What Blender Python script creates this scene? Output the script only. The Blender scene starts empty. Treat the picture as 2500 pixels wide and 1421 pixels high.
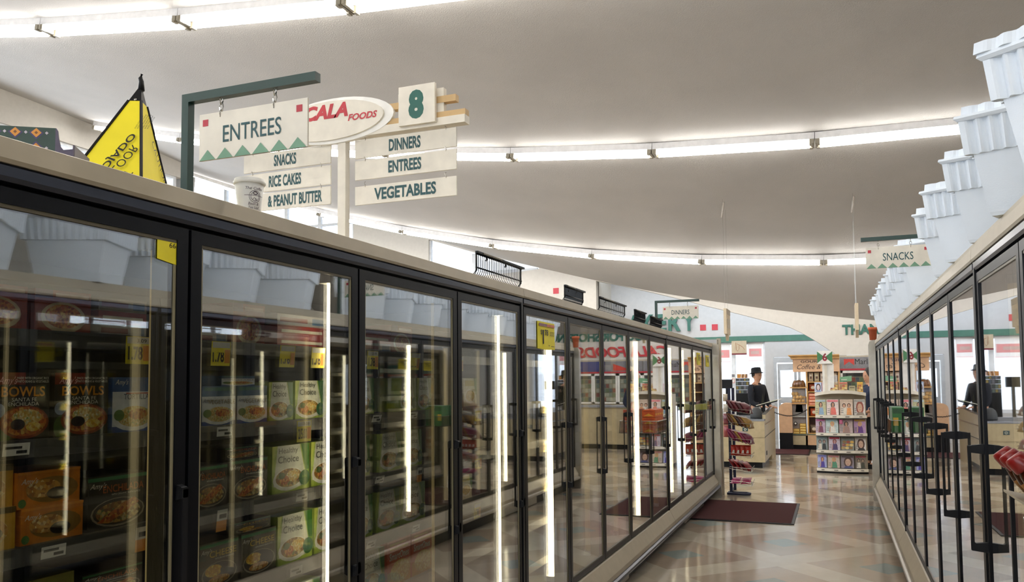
import bpy, bmesh, math, random
from mathutils import Vector, Matrix
random.seed(7)
C = bpy.context.scene.collection
S = bpy.context.scene
R = math.radians
PI = math.pi

# ------------------------------------------------------------------ camera
def view_matrix(loc, yaw, pitch, roll):
    cy, sy, cp, sp, cr, sr = math.cos(yaw), math.sin(yaw), math.cos(pitch), math.sin(pitch), math.cos(roll), math.sin(roll)
    f = Vector((-sy*cp, cy*cp, sp)); r = Vector((cy, sy, 0)); u = r.cross(f)
    r2 = r*cr + u*sr; u2 = u*cr - r*sr
    m = Matrix((r2, u2, -f)).transposed().to_4x4(); m.translation = loc
    return m
cam_data = bpy.data.cameras.new('camera')
cam_data.sensor_width = 36; cam_data.sensor_fit = 'HORIZONTAL'
cam_data.lens = 36*1971/2500; cam_data.shift_y = 107/2500
cam_data.clip_start = 0.05; cam_data.clip_end = 300
cam = bpy.data.objects.new('camera', cam_data); C.objects.link(cam)
cam.matrix_world = view_matrix((0, 0, 1.51), R(21.69), R(3.33), R(-0.5))
S.camera = cam

# ------------------------------------------------------------------ sky and exposure
SKY = 2.0
TUBE = 22.0          # ceiling fluorescent tubes
CASE_TUBE = 12.0     # lit tubes inside the freezers
S.view_settings.view_transform = 'Standard'; S.view_settings.look = 'None'
S.view_settings.gamma = 1.0; S.view_settings.use_curve_mapping = False
S.view_settings.exposure = 0.2
wd = bpy.data.worlds.new('sky'); S.world = wd; wd.use_nodes = True
bg = wd.node_tree.nodes['Background']; bg.inputs[0].default_value = (0.86, 0.93, 1.0, 1)
# the open sky is brighter on the left side of the shop than over the street in front
_n = wd.node_tree.nodes; _l = wd.node_tree.links
_tc = _n.new('ShaderNodeTexCoord'); _sx = _n.new('ShaderNodeSeparateXYZ'); _l.new(_tc.outputs['Generated'], _sx.inputs[0])
_mx = _n.new('ShaderNodeMath'); _mx.operation = 'MAXIMUM'; _ng = _n.new('ShaderNodeMath'); _ng.operation = 'MULTIPLY'; _ng.inputs[1].default_value = -1
_l.new(_sx.outputs[0], _ng.inputs[0])
_n2 = _n.new('ShaderNodeMath'); _n2.operation = 'MULTIPLY'; _n2.inputs[1].default_value = -1; _l.new(_sx.outputs[1], _n2.inputs[0])
_l.new(_ng.outputs[0], _mx.inputs[0]); _l.new(_n2.outputs[0], _mx.inputs[1])
_mr = _n.new('ShaderNodeMapRange'); _mr.inputs[1].default_value = .4; _mr.inputs[2].default_value = .85; _mr.inputs[3].default_value = SKY; _mr.inputs[4].default_value = SKY*3.2
_l.new(_mx.outputs[0], _mr.inputs[0]); _l.new(_mr.outputs[0], bg.inputs[1])
S.cycles.adaptive_threshold = .015
S.cycles.max_bounces = 9; S.cycles.transparent_max_bounces = 24; S.cycles.glossy_bounces = 4
S.cycles.diffuse_bounces = 4; S.cycles.caustics_reflective = False; S.cycles.caustics_refractive = False
S.cycles.sample_clamp_indirect = 6.0

# ------------------------------------------------------------------ materials
def lin(h):
    h = h.lstrip('#'); v = [int(h[i:i+2], 16)/255 for i in (0, 2, 4)]
    return tuple(((c+0.055)/1.055)**2.4 if c > 0.04045 else c/12.92 for c in v)+(1,)
_m = {}
def mat(name, h, rough=.5, metal=0, var=.08, scale=12, bump=0, bscale=60, spec=.5, emit=0, coat=0):
    if name in _m: return _m[name]
    m = bpy.data.materials.new(name); m.use_nodes = True; nt = m.node_tree; b = nt.nodes['Principled BSDF']
    b.inputs['Roughness'].default_value = rough; b.inputs['Metallic'].default_value = metal
    b.inputs['Specular IOR Level'].default_value = spec; b.inputs['Coat Weight'].default_value = coat
    c = lin(h); tc = nt.nodes.new('ShaderNodeTexCoord')
    n = nt.nodes.new('ShaderNodeTexNoise'); n.inputs['Scale'].default_value = scale; n.inputs['Detail'].default_value = 3
    nt.links.new(tc.outputs['Object'], n.inputs['Vector'])
    rp = nt.nodes.new('ShaderNodeValToRGB'); e = rp.color_ramp.elements
    e[0].position = .3; e[1].position = .7
    e[0].color = tuple(x*(1-var) for x in c[:3])+(1,); e[1].color = tuple(min(1, x*(1+var)) for x in c[:3])+(1,)
    nt.links.new(n.outputs['Fac'], rp.inputs['Fac']); nt.links.new(rp.outputs['Color'], b.inputs['Base Color'])
    if emit:
        b.inputs['Emission Color'].default_value = c; b.inputs['Emission Strength'].default_value = emit
    if bump:
        n2 = nt.nodes.new('ShaderNodeTexNoise'); n2.inputs['Scale'].default_value = bscale; n2.inputs['Detail'].default_value = 4
        nt.links.new(tc.outputs['Object'], n2.inputs['Vector'])
        bp = nt.nodes.new('ShaderNodeBump'); bp.inputs['Strength'].default_value = bump; bp.inputs['Distance'].default_value = .02
        nt.links.new(n2.outputs['Fac'], bp.inputs['Height']); nt.links.new(bp.outputs['Normal'], b.inputs['Normal'])
    _m[name] = m; return m
def food(name, cols, scale=55):
    """a plate of food: little cells in a few colours"""
    if name in _m: return _m[name]
    m = bpy.data.materials.new(name); m.use_nodes = True; nt = m.node_tree; b = nt.nodes['Principled BSDF']
    b.inputs['Roughness'].default_value = .45
    tc = nt.nodes.new('ShaderNodeTexCoord'); v = nt.nodes.new('ShaderNodeTexVoronoi'); v.inputs['Scale'].default_value = scale
    nt.links.new(tc.outputs['Object'], v.inputs['Vector'])
    sp = nt.nodes.new('ShaderNodeSeparateColor'); nt.links.new(v.outputs['Color'], sp.inputs[0])
    rp = nt.nodes.new('ShaderNodeValToRGB'); el = rp.color_ramp.elements
    while len(el) < len(cols): el.new(.5)
    for i, c in enumerate(cols): el[i].position = i/max(1, len(cols)-1); el[i].color = lin(c)
    nt.links.new(sp.outputs[0], rp.inputs['Fac']); nt.links.new(rp.outputs['Color'], b.inputs['Base Color'])
    _m[name] = m; return m
def glass(name, r0=.085, tint=(.93, .96, .94, 1), wav=.0, power=4.0):
    m = bpy.data.materials.new(name); m.use_nodes = True; nt = m.node_tree; nt.nodes.clear()
    out = nt.nodes.new('ShaderNodeOutputMaterial'); mix = nt.nodes.new('ShaderNodeMixShader')
    tr = nt.nodes.new('ShaderNodeBsdfTransparent'); tr.inputs[0].default_value = tint
    gl = nt.nodes.new('ShaderNodeBsdfGlossy'); gl.inputs['Roughness'].default_value = .012; gl.inputs[0].default_value = (.96, .97, 1, 1)
    lw = nt.nodes.new('ShaderNodeLayerWeight'); lw.inputs['Blend'].default_value = .5
    pw = nt.nodes.new('ShaderNodeMath'); pw.operation = 'POWER'; pw.inputs[1].default_value = power
    ml = nt.nodes.new('ShaderNodeMath'); ml.operation = 'MULTIPLY_ADD'; ml.inputs[1].default_value = 1-r0; ml.inputs[2].default_value = r0
    nt.links.new(lw.outputs['Facing'], pw.inputs[0]); nt.links.new(pw.outputs[0], ml.inputs[0])
    if wav:
        tc = nt.nodes.new('ShaderNodeTexCoord'); mp = nt.nodes.new('ShaderNodeMapping'); mp.inputs['Scale'].default_value = (1, 2.2, 1.2)
        n = nt.nodes.new('ShaderNodeTexNoise'); n.inputs['Scale'].default_value = 1.6; n.inputs['Detail'].default_value = 1
        nt.links.new(tc.outputs['Object'], mp.inputs[0]); nt.links.new(mp.outputs[0], n.inputs['Vector'])
        bp = nt.nodes.new('ShaderNodeBump'); bp.inputs['Strength'].default_value = wav; bp.inputs['Distance'].default_value = .01
        nt.links.new(n.outputs['Fac'], bp.inputs['Height']); nt.links.new(bp.outputs['Normal'], gl.inputs['Normal'])
    nt.links.new(ml.outputs[0], mix.inputs[0]); nt.links.new(tr.outputs[0], mix.inputs[1]); nt.links.new(gl.outputs[0], mix.inputs[2])
    nt.links.new(mix.outputs[0], out.inputs[0]); _m[name] = m; return m
def thin_paper(name, h):
    """poster paper that daylight shines through from behind"""
    m = bpy.data.materials.new(name); m.use_nodes = True; nt = m.node_tree; nt.nodes.clear()
    out = nt.nodes.new('ShaderNodeOutputMaterial'); mx = nt.nodes.new('ShaderNodeMixShader'); mx.inputs[0].default_value = .75
    d = nt.nodes.new('ShaderNodeBsdfDiffuse'); t = nt.nodes.new('ShaderNodeBsdfTranslucent'); n = nt.nodes.new('ShaderNodeTexNoise'); n.inputs['Scale'].default_value = 6
    rp = nt.nodes.new('ShaderNodeValToRGB'); c = lin(h); rp.color_ramp.elements[0].color = tuple(x*.94 for x in c[:3])+(1,); rp.color_ramp.elements[1].color = c
    nt.links.new(n.outputs[0], rp.inputs[0])
    for b in (d, t): nt.links.new(rp.outputs[0], b.inputs[0])
    nt.links.new(d.outputs[0], mx.inputs[1]); nt.links.new(t.outputs[0], mx.inputs[2]); nt.links.new(mx.outputs[0], out.inputs[0]); return m
def floor_mat():
    """harlequin vinyl tiles: brown diamonds with a teal tile at the centre, cream strips between"""
    m = bpy.data.materials.new('vinyl floor'); m.use_nodes = True; nt = m.node_tree; b = nt.nodes['Principled BSDF']
    N = nt.nodes.new; L = nt.links.new
    tc = N('ShaderNodeTexCoord'); sx = N('ShaderNodeSeparateXYZ'); L(tc.outputs['Object'], sx.inputs[0])
    def M(op, a, bb=None, c=None):
        n = N('ShaderNodeMath'); n.operation = op
        for i, v in enumerate((a, bb, c)):
            if v is None: continue
            if isinstance(v, (int, float)): n.inputs[i].default_value = v
            else: L(v, n.inputs[i])
        return n.outputs[0]
    q = .70711; P = 1.15
    u = M('MULTIPLY', M('ADD', sx.outputs[0], sx.outputs[1]), q); v = M('MULTIPLY', M('SUBTRACT', sx.outputs[1], sx.outputs[0]), q)
    u0 = (-.47+7.97)*q; v0 = (7.97+.47)*q
    def cell(w, w0): return M('MULTIPLY', M('ABSOLUTE', M('SUBTRACT', M('FRACT', M('ADD', M('DIVIDE', M('SUBTRACT', w, w0), P), 20.5)), .5)), P)
    mx = M('MAXIMUM', cell(u, u0), cell(v, v0))
    brown = M('LESS_THAN', mx, .43); teal = M('LESS_THAN', mx, .144)
    t = .2875
    cu = M('FLOOR', M('DIVIDE', M('SUBTRACT', u, u0-.144), t)); cv = M('FLOOR', M('DIVIDE', M('SUBTRACT', v, v0-.144), t))
    cx = N('ShaderNodeCombineXYZ'); L(cu, cx.inputs[0]); L(cv, cx.inputs[1])
    wn = N('ShaderNodeTexWhiteNoise'); wn.noise_dimensions = '2D'; L(cx.outputs[0], wn.inputs['Vector'])
    ns = N('ShaderNodeTexNoise'); ns.inputs['Scale'].default_value = 5; ns.inputs['Detail'].default_value = 5; L(tc.outputs['Object'], ns.inputs['Vector'])
    def mixc(f, a, bb):
        n = N('ShaderNodeMix'); n.data_type = 'RGBA'
        L(f, n.inputs[0])
        for i, w in ((6, a), (7, bb)):
            if isinstance(w, tuple): n.inputs[i].default_value = w
            else: L(w, n.inputs[i])
        return n.outputs[2]
    c1 = mixc(brown, lin('#cfc2ad'), lin('#b3a18d')); c2 = mixc(teal, c1, lin('#959d96'))
    k = M('ADD', M('MULTIPLY_ADD', wn.outputs[0], .14, .86), M('MULTIPLY_ADD', ns.outputs[0], .2, -.1))
    mm = N('ShaderNodeMix'); mm.data_type = 'RGBA'; mm.blend_type = 'MULTIPLY'; mm.inputs[0].default_value = 1
    L(c2, mm.inputs[6]); L(k, mm.inputs[7]); L(mm.outputs[2], b.inputs['Base Color'])
    b.inputs['Roughness'].default_value = .11; b.inputs['Specular IOR Level'].default_value = .9
    n2 = N('ShaderNodeTexNoise'); n2.inputs['Scale'].default_value = 4; n2.inputs['Detail'].default_value = 3; L(tc.outputs['Object'], n2.inputs['Vector'])
    bp = N('ShaderNodeBump'); bp.inputs['Strength'].default_value = .06; bp.inputs['Distance'].default_value = .02
    L(n2.outputs['Fac'], bp.inputs['Height']); L(bp.outputs['Normal'], b.inputs['Normal'])
    return m

white = mat('white paint', '#e6e2d9', .6); cream = mat('cream enamel', '#aa9f8a', .45, var=.05)
offw = mat('off white panel', '#ddd6c7', .5); black = mat('black metal', '#08090c', .4, spec=.25); blackp = mat('black plastic', '#0c0d10', .5, spec=.25)
navy = mat('blue black metal', '#06080e', .38, 0, spec=.18); steel = mat('stainless steel', '#a9a294', .32, .85, bump=.02)
inner = mat('freezer liner', '#3f3b2e', .6); shelfm = mat('shelf enamel', '#302d26', .5); darkm = mat('dark header metal', '#3b3f4a', .28, .55)  # liner and shelf colours darkened for shade inside the near and right cases
greenm = mat('dark green steel', '#16362f', .4); teal = mat('teal paint', '#1f5c50', .5); sage = mat('sage green paint', '#6f967c', .6)
tealtxt = mat('dark teal lettering', '#17474a', .5); red = mat('red paint', '#b0303c', .5); brick = mat('red lettering', '#b32f38', .5)
tan = mat('tan wood', '#c4a473', .55, bump=.05); wht = mat('white plastic', '#eceae4', .45); foam = mat('white foam', '#e4ebf2', .75, var=.02, bump=.06, bscale=220)
yellow = mat('yellow card', '#e9d81c', .5, var=.05); yel2 = mat('yellow nylon', '#f2df1e', .6, var=.08, scale=6, bump=.1, bscale=9); ink = mat('black ink', '#15140f', .6)
chrome = mat('chrome wire', '#b8b6ae', .2, .95); maroon = mat('maroon carpet', '#4a1a19', .95, var=.25, scale=260, bump=.5, bscale=300)
paper = mat('white paper tag', '#dad8d0', .6); cardb = mat('brown card', '#9b8a6c', .7)
ceilm = mat('sprayed plaster ceiling', '#b1aeaa', .9, var=.05, scale=.8, bump=.32, bscale=75)
wallm = mat('painted wall', '#c9c5bd', .7, var=.03); wallg = mat('grey white wall', '#b3b3b3', .75, var=.03)
tubem = mat('fluorescent tube', '#fffcf7', .5, emit=TUBE, var=0)
litm = mat('lit freezer tube', '#fff0cf', .5, emit=CASE_TUBE, var=0); dimm = mat('unlit freezer tube with glow', '#cbb27a', .35, emit=.2, var=0); softm = mat('softly lit freezer tube', '#f2d9a6', .35, emit=.45, var=0); mulm = mat('beige mullion enamel', '#8f866c', .45); liner_lit = mat('freezer liner painted lit', '#8f8870', .6); shelf_lit = mat('shelf enamel painted lit', '#8d8570', .5)  # unlit tubes get a faint glow; paler liner and shelf carry tube light
pane = glass('window glass', .05, (.97, .98, 1, 1), 0, 5.0); doorg = glass('freezer door glass', .165, (.94, .95, .91, 1), .010, 2.2)
clear = glass('clear plastic', .06, (.9, .92, .9, 1), 0, 4)
skin = mat('skin', '#b98a6d', .55); hairm = mat('dark hair', '#1d1612', .6, var=.3, scale=90, bump=.4, bscale=120); jacket = mat('dark navy cloth', '#10131d', .85, var=.2, scale=30, bump=.2)
shirt = mat('dark olive shirt', '#33342a', .85); bluecl = mat('blue cloth', '#232c44', .85, var=.15, bump=.2); denim = mat('dark trousers', '#191b22', .85); hatm = mat('black felt', '#15161b', .9)

# ------------------------------------------------------------------ mesh helpers
ORG = {}
_txt = {}
def text_geo(s, bold=0.0, shear=0.0):
    k = (s, bold, shear)
    if k not in _txt:
        cu = bpy.data.curves.new('t', 'FONT'); cu.body = s; cu.size = 1; cu.offset = bold; cu.shear = shear; cu.resolution_u = 3
        o = bpy.data.objects.new('t', cu); me = bpy.data.meshes.new_from_object(o)
        vs = [v.co.copy() for v in me.vertices]; fs = [tuple(p.vertices) for p in me.polygons]
        bpy.data.objects.remove(o); bpy.data.curves.remove(cu); bpy.data.meshes.remove(me)
        x0 = min((v.x for v in vs), default=0); x1 = max((v.x for v in vs), default=1)
        y0 = min((v.y for v in vs), default=0); y1 = max((v.y for v in vs), default=1)
        _txt[k] = (vs, fs, x0, x1, y0, y1)
    return _txt[k]
class MB:
    def __init__(s): s.v = []; s.f = []; s.m = []; s.sm = []; s.mats = []
    def mi(s, m):
        if m not in s.mats: s.mats.append(m)
        return s.mats.index(m)
    def add(s, vs, fs, m, smooth=False):
        o = len(s.v); s.v += [Vector(v) for v in vs]; i = s.mi(m)
        for f in fs: s.f.append(tuple(o+k for k in f)); s.m.append(i); s.sm.append(smooth)
        return s
    def box(s, x0, x1, y0, y1, z0, z1, m):
        if x0 > x1: x0, x1 = x1, x0
        return s.add([(x0,y0,z0),(x1,y0,z0),(x1,y1,z0),(x0,y1,z0),(x0,y0,z1),(x1,y0,z1),(x1,y1,z1),(x0,y1,z1)],
                     [(0,3,2,1),(4,5,6,7),(0,1,5,4),(1,2,6,5),(2,3,7,6),(3,0,4,7)], m)
    def obox(s, c, ax, ay, az, m):
        """box about a centre with three half-axis vectors"""
        c = Vector(c); ax = Vector(ax); ay = Vector(ay); az = Vector(az)
        vs = [c+i*ax+j*ay+k*az for k in (-1,1) for (i,j) in ((-1,-1),(1,-1),(1,1),(-1,1))]
        return s.add(vs, [(0,3,2,1),(4,5,6,7),(0,1,5,4),(1,2,6,5),(2,3,7,6),(3,0,4,7)], m)
    def poly(s, pts, m): return s.add(pts, [tuple(range(len(pts)))], m)
    def prism(s, pts, d, m):
        """polygon of 3-D points pushed along d"""
        d = Vector(d); n = len(pts); a = [Vector(p) for p in pts]
        return s.add(a+[p+d for p in a], [tuple(range(n))[::-1], tuple(range(n, 2*n))]+[(i, (i+1) % n, n+(i+1) % n, n+i) for i in range(n)], m)
    def tube(s, path, r, m, n=6, close=False):
        path = [Vector(p) for p in path]; rings = []
        for i, p in enumerate(path):
            a = path[i-1] if i else p; b = path[i+1] if i < len(path)-1 else p
            t = (b-a).normalized(); up = Vector((0,0,1)) if abs(t.z) < .9 else Vector((1,0,0))
            x = t.cross(up).normalized(); y = t.cross(x)
            rr = r[i] if isinstance(r, (list, tuple)) else r
            rings.append([p+(x*math.cos(2*PI*k/n)+y*math.sin(2*PI*k/n))*rr for k in range(n)])
        vs = [v for g in rings for v in g]; fs = []
        for i in range(len(path)-1):
            for k in range(n): fs.append((i*n+k, i*n+(k+1) % n, (i+1)*n+(k+1) % n, (i+1)*n+k))
        fs += [tuple(range(n))[::-1], tuple((len(path)-1)*n+k for k in range(n))]
        return s.add(vs, fs, m, n > 5)
    def lathe(s, prof, c, m, n=20, axis=(0,0,1), smooth=True):
        """prof: (radius, height) pairs around an axis through c"""
        a = Vector(axis).normalized(); up = Vector((0,0,1)) if abs(a.z) < .9 else Vector((1,0,0))
        x = a.cross(up).normalized(); y = a.cross(x); c = Vector(c)
        vs = [c+a*h+(x*math.cos(2*PI*k/n)+y*math.sin(2*PI*k/n))*r for r, h in prof for k in range(n)]
        fs = [(i*n+k, i*n+(k+1) % n, (i+1)*n+(k+1) % n, (i+1)*n+k) for i in range(len(prof)-1) for k in range(n)]
        fs += [tuple(range(n))[::-1], tuple((len(prof)-1)*n+k for k in range(n))]
        return s.add(vs, fs, m, smooth)
    def disc(s, c, u, v, ru, rv, m, n=18, a0=0, a1=2*PI):
        c = Vector(c); u = Vector(u); v = Vector(v)
        full = abs(a1-a0-2*PI) < 1e-6
        return s.poly([c+u*ru*math.cos(a0+(a1-a0)*k/(n if full else n-1))+v*rv*math.sin(a0+(a1-a0)*k/(n if full else n-1)) for k in range(n)], m)
    def text(s, t, o, u, v, w, h, m, bold=.0, shear=0, depth=0, align='L'):
        """lettering filling the rectangle o + u*w + v*h"""
        vs, fs, x0, x1, y0, y1 = text_geo(t, bold, shear); o = Vector(o); u = Vector(u); v = Vector(v)
        if w is None: w = (x1-x0)/(y1-y0)*h
        if align == 'C': o = o-u*w/2
        if align == 'R': o = o-u*w
        pts = [o+u*((p.x-x0)/(x1-x0)*w)+v*((p.y-y0)/(y1-y0)*h) for p in vs]
        s.add(pts, fs, m)
        if depth:
            nn = u.cross(v)*depth; k = len(pts)
            s.add([p-nn for p in pts], [f[::-1] for f in fs], m)
            ed = {}
            for f in fs:
                for a, b in zip(f, f[1:]+f[:1]): ed[(a, b)] = ed.get((a, b), 0)+1
            sd = [(a, b) for (a, b) in ed if (b, a) not in ed]
            s.add(pts+[p-nn for p in pts], [(a, a+k, b+k, b) for a, b in sd], m)
        return s
    def build(s, name, parent=None, org=None, smooth=None, fix=False):
        if parent is not None: org = ORG[parent.as_pointer()]
        org = Vector(org) if org is not None else Vector((0,0,0))
        me = bpy.data.meshes.new(name); me.from_pydata([v-org for v in s.v], [], s.f)
        for m in s.mats: me.materials.append(m)
        me.polygons.foreach_set('material_index', s.m); me.polygons.foreach_set('use_smooth', s.sm if smooth is None else [smooth]*len(s.f))
        if fix:
            bm = bmesh.new(); bm.from_mesh(me); bmesh.ops.recalc_face_normals(bm, faces=bm.faces); bm.to_mesh(me); bm.free()
        me.update()
        o = bpy.data.objects.new(name, me); C.objects.link(o)
        if parent is not None: o.parent = parent
        else: o.location = org
        ORG[o.as_pointer()] = org
        return o
def tag(o, label, cat, group=None):
    o['label'] = label; o['category'] = cat
    if group: o['group'] = group
    return o
def thing(name, label, cat, loc, group=None):
    o = bpy.data.objects.new(name, None); C.objects.link(o); o.location = loc; o.empty_display_size = .1
    ORG[o.as_pointer()] = Vector(loc)
    return tag(o, label, cat, group)
def struct(o): o['kind'] = 'structure'; return o
def dup(root, loc, label=None, rz=None, group=None):
    r = root.copy(); C.objects.link(r); r.location = loc
    if rz is not None: r.rotation_euler = (0, 0, rz)
    if label: r['label'] = label
    if group: r['group'] = group
    for ch in list(root.children):
        c = ch.copy(); C.objects.link(c); c.parent = r
        for g in list(ch.children):
            d = g.copy(); C.objects.link(d); d.parent = c
    return r
X_, Y_, Z_ = Vector((1,0,0)), Vector((0,1,0)), Vector((0,0,1))
ORD = ['first', 'second', 'third', 'fourth', 'fifth', 'sixth', 'seventh', 'eighth', 'ninth', 'tenth', 'eleventh', 'twelfth', 'thirteenth', 'fourteenth', 'fifteenth']

# ------------------------------------------------------------------ the shell of the shop
FY, BY = 19.8, 21.3          # arched fascia wall, store-front wall behind it
def lag(y, a, b, c):
    y0, y1, y2 = 7.8, 12.8, 17.6
    return a*(y-y1)*(y-y2)/((y0-y1)*(y0-y2))+b*(y-y0)*(y-y2)/((y1-y0)*(y1-y2))+c*(y-y0)*(y-y1)/((y2-y0)*(y2-y1))
def ceil_z(x, y):
    d = 2-x; d2 = d*d
    def row(yy): return lag(yy, 5.70, 5.14, 3.97)+lag(yy, .00597, .00745, .01007)*d2
    if y <= 17.6: return row(y)
    t = (y-17.6)/(FY-17.6); a = row(17.6); dd = max(0, d)
    return a+(2.68+.11*dd+.0098*d2-a)*t
b = MB()
xs = [-21+.5*i for i in range(65)]; ys = [-6+.5*i for i in range(52)]; ys = [y for y in ys if y < FY]+[FY]
b.add([(x, y, ceil_z(x, y)) for y in ys for x in xs],
      [(j*len(xs)+i, j*len(xs)+i+1, (j+1)*len(xs)+i+1, (j+1)*len(xs)+i) for j in range(len(ys)-1) for i in range(len(xs)-1)], ceilm, True)
struct(b.build('ceiling'))
b = MB(); b.box(-21.2, 11.2, -6.2, 21.5, -.1, 0, floor_mat()); struct(b.build('floor'))
b = MB(); b.box(-60, 50, 21.5, 80, -.12, -.02, mat('pavement', '#c9cacb', .8, bump=.2)); struct(b.build('ground'))
def wall_cols(b, pts, y0, y1, m):
    """wall in a constant-Y band from columns (x, zbottom, ztop)"""
    for (xa, za, ta), (xb, zb, tb) in zip(pts, pts[1:]):
        v = [(xa,y0,za),(xb,y0,zb),(xb,y0,tb),(xa,y0,ta),(xa,y1,za),(xb,y1,zb),(xb,y1,tb),(xa,y1,ta)]
        b.add(v, [(0,1,2,3),(7,6,5,4),(0,4,5,1),(3,2,6,7),(0,3,7,4),(1,5,6,2)], m)
# fascia wall: solid at left, swooping arch over the bakery, solid over the tobacco counter
b = MB(); cz = lambda x: ceil_z(x, FY)+.06
cols = [(x, 0, cz(x)) for x in (-7.1, -6.6, -6.1, -5.56)]
wall_cols(b, cols, FY, FY+.25, wallm)
arch = [(-5.56,4.06),(-4.955,3.919),(-4.209,3.716),(-3.485,3.509),(-2.858,3.311),(-2.407,3.183),(-1.63,2.947),(-1.2,2.815),(-.922,2.72),(-.657,2.579),(-.413,2.42),(-.07,2.163),(.074,2.052),(1,2.045),(2.5,2.045),(4.5,2.045),(7,2.045),(11,2.045)]
wall_cols(b, [(x, z, max(cz(x), z+.02)) for x, z in arch], FY, FY+.25, wallm)
wall_cols(b, [(-12.8, 0, 4.2), (-10.35, 0, 4.30), (-7.58, 0, 4.42), (-7.1, 0, 4.455)], FY, FY+.25, wallm)
wall_cols(b, [(-12.8, 4.2, cz(-12.8)), (-11.6, 4.3, cz(-11.6)), (-10.35, 4.3, cz(-10.35))], FY+.02, FY+.22, wallm)
wall_cols(b, [(-10.35, cz(-10.35)-.12, cz(-10.35)), (-8.6, cz(-8.6)-.10, cz(-8.6)), (-7.1, 4.50, cz(-7.1))], FY, FY+.25, wallm)
wall_cols(b, [(-21, 0, 2.6), (-12.8, 0, 2.6)], FY, FY+.25, wallm)
wall_cols(b, [(x, ceil_z(x, FY)-.25, cz(x)) for x in (-21, -19, -17, -15, -12.8)], FY, FY+.25, wallm)
wall_cols(b, [(.12, 0, 2.06), (.13, 0, 2.06)], FY+.2, BY, wallg)
struct(b.build('wall_front'))
def window(i, x0, x1, z0, z1, y, muls, parent_name='window_%d', ztop=None, alongx=True):
    """glazed opening with frame bars; along x at y, or along y at x"""
    f = MB(); g = MB(); fm = mat('white window frame', '#d4d8dc', .5)
    zt = ztop or (lambda q: z1)
    def bar(a0, a1, c0, c1):
        if alongx: f.box(a0, a1, y+.06, y+.16, c0, c1, fm)
        else: f.box(y-.16, y-.06, a0, a1, c0, c1, fm)
    for q in [x0, x1]+list(muls): bar(q-.05, q+.05, z0, zt(q))
    zm = min(zt(x0), zt(x1)); qs = sorted([x0, x1]+list(muls))
    for qa, qb in zip(qs, qs[1:]): bar(qa+.05, qb-.05, z0, z0+.08); bar(qa+.05, qb-.05, zm-.06, zm)
    N = 8
    pt = [(x0+(x1-x0)*k/N) for k in range(N+1)]
    poly = [(q, z0) for q in (x0, x1)]+[(q, zt(q)) for q in reversed(pt)]
    if alongx: g.prism([(q, y+.10, z) for q, z in poly], (0, .012, 0), pane)
    else: g.prism([(y-.10, q, z) for q, z in poly], (-.012, 0, 0), pane)
    o = struct(f.build('window_%d' % i)); g.build('pane', o); return o
window(1, -10.35, -7.12, 4.42, 5.3, FY, [-9.0], ztop=lambda q: ceil_z(q, FY)-.08)
window(2, -21, -12.8, 2.6, 6, FY, [-19.2, -17.5, -16.3, -15.2, -14.0], ztop=lambda q: ceil_z(q, FY)-.25)
# left side wall with its ribbon window
WX = -15.3
b = MB()
for y0, y1 in ((-6, 15.8),):
    b.box(WX-.25, WX, y0, y1, 0, 2.6, wallm)
    k = 24
    for i in range(k):
        a, c = y0+(y1-y0)*i/k, y0+(y1-y0)*(i+1)/k
        b.add([(WX,a,6.77),(WX,c,6.77),(WX,c,ceil_z(WX,c)+.1),(WX,a,ceil_z(WX,a)+.1),(WX-.25,a,6.77),(WX-.25,c,6.77),(WX-.25,c,ceil_z(WX,c)+.1),(WX-.25,a,ceil_z(WX,a)+.1)],
              [(0,1,2,3),(7,6,5,4),(0,4,5,1),(3,2,6,7)], wallm)
b.prism([(WX, 15.5, 2.6), (WX, 15.85, 2.6), (WX, 16.25, 6.9), (WX, 15.9, 6.9)], (-.3, 0, 0), wallg)
b.box(-21.2, -21, 15.7, FY+.2, 0, 9, wallm); b.box(-21.2, WX-.2, 15.6, 15.8, 0, 9, wallm)
struct(b.build('wall_left'))
window(3, -5.9, 15.6, 2.6, 6.77, WX, [-4+2.44*k for k in range(8)], alongx=False)
b = MB(); b.box(-21, 11, -6.2, -6, 0, 1.9, wallm); b.box(-21, -15, -6.2, -6, 1.9, 7.5, wallm); b.box(3, 11, -6.2, -6, 1.9, 7, wallm)
for i in range(9): b.box(-15+2*i, -13+2*i, -6.2, -6, 3.35, max(3.4, ceil_z(-14+2*i, -6)+.3), wallm)
struct(b.build('wall_back'))
window(5, -15, 3, 1.9, 3.35, -6.2, [-12.5, -10, -7.5, -5, -2.5, 0])
b = MB(); b.box(11, 11.2, -6, BY+.2, 0, 7, wallm); struct(b.build('wall_right'))
# recess behind the arch: store-front wall with windows, door and green band
b = MB(); low = wallg
b.box(-5.76, -5.56, FY+.2, BY, 0, 4.6, wallm)                       # return wall
blu = wallg
b.box(-5.76, .3, BY, BY+.2, 2.62, 4.6, blu)
b.box(-5.76, -3.95, BY, BY+.2, 0, 2.47, low); b.box(-1.6, -1.40, BY, BY+.2, 0, 2.47, low); b.box(-1.40, -.30, BY, BY+.2, 2.07, 2.47, low)
b.box(-.30, .3, BY, BY+.2, 0, 2.47, low); b.box(-3.95, -1.6, BY, BY+.2, 0, .7, low)
b.box(-5.76, .3, FY+.25, BY+.2, 4.6, 4.7, wallm)
struct(b.build('wall_store_front'))
b = MB(); b.box(-5.56, .12, BY-.02, BY+.2, 2.47, 2.62, mat('green band', '#3f6a5b', .6)); struct(b.build('trim_1'))
window(4, -3.95, -1.60, .7, 2.47, BY, [-3.2, -2.38])
b = MB(); alu = mat('grey aluminium', '#a3a7ab', .4, .3)
for x0, x1 in ((-1.40,-1.33),(-.36,-.29)): b.box(x0, x1, BY-.04, BY+.12, 0, 1.93, alu)
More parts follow.
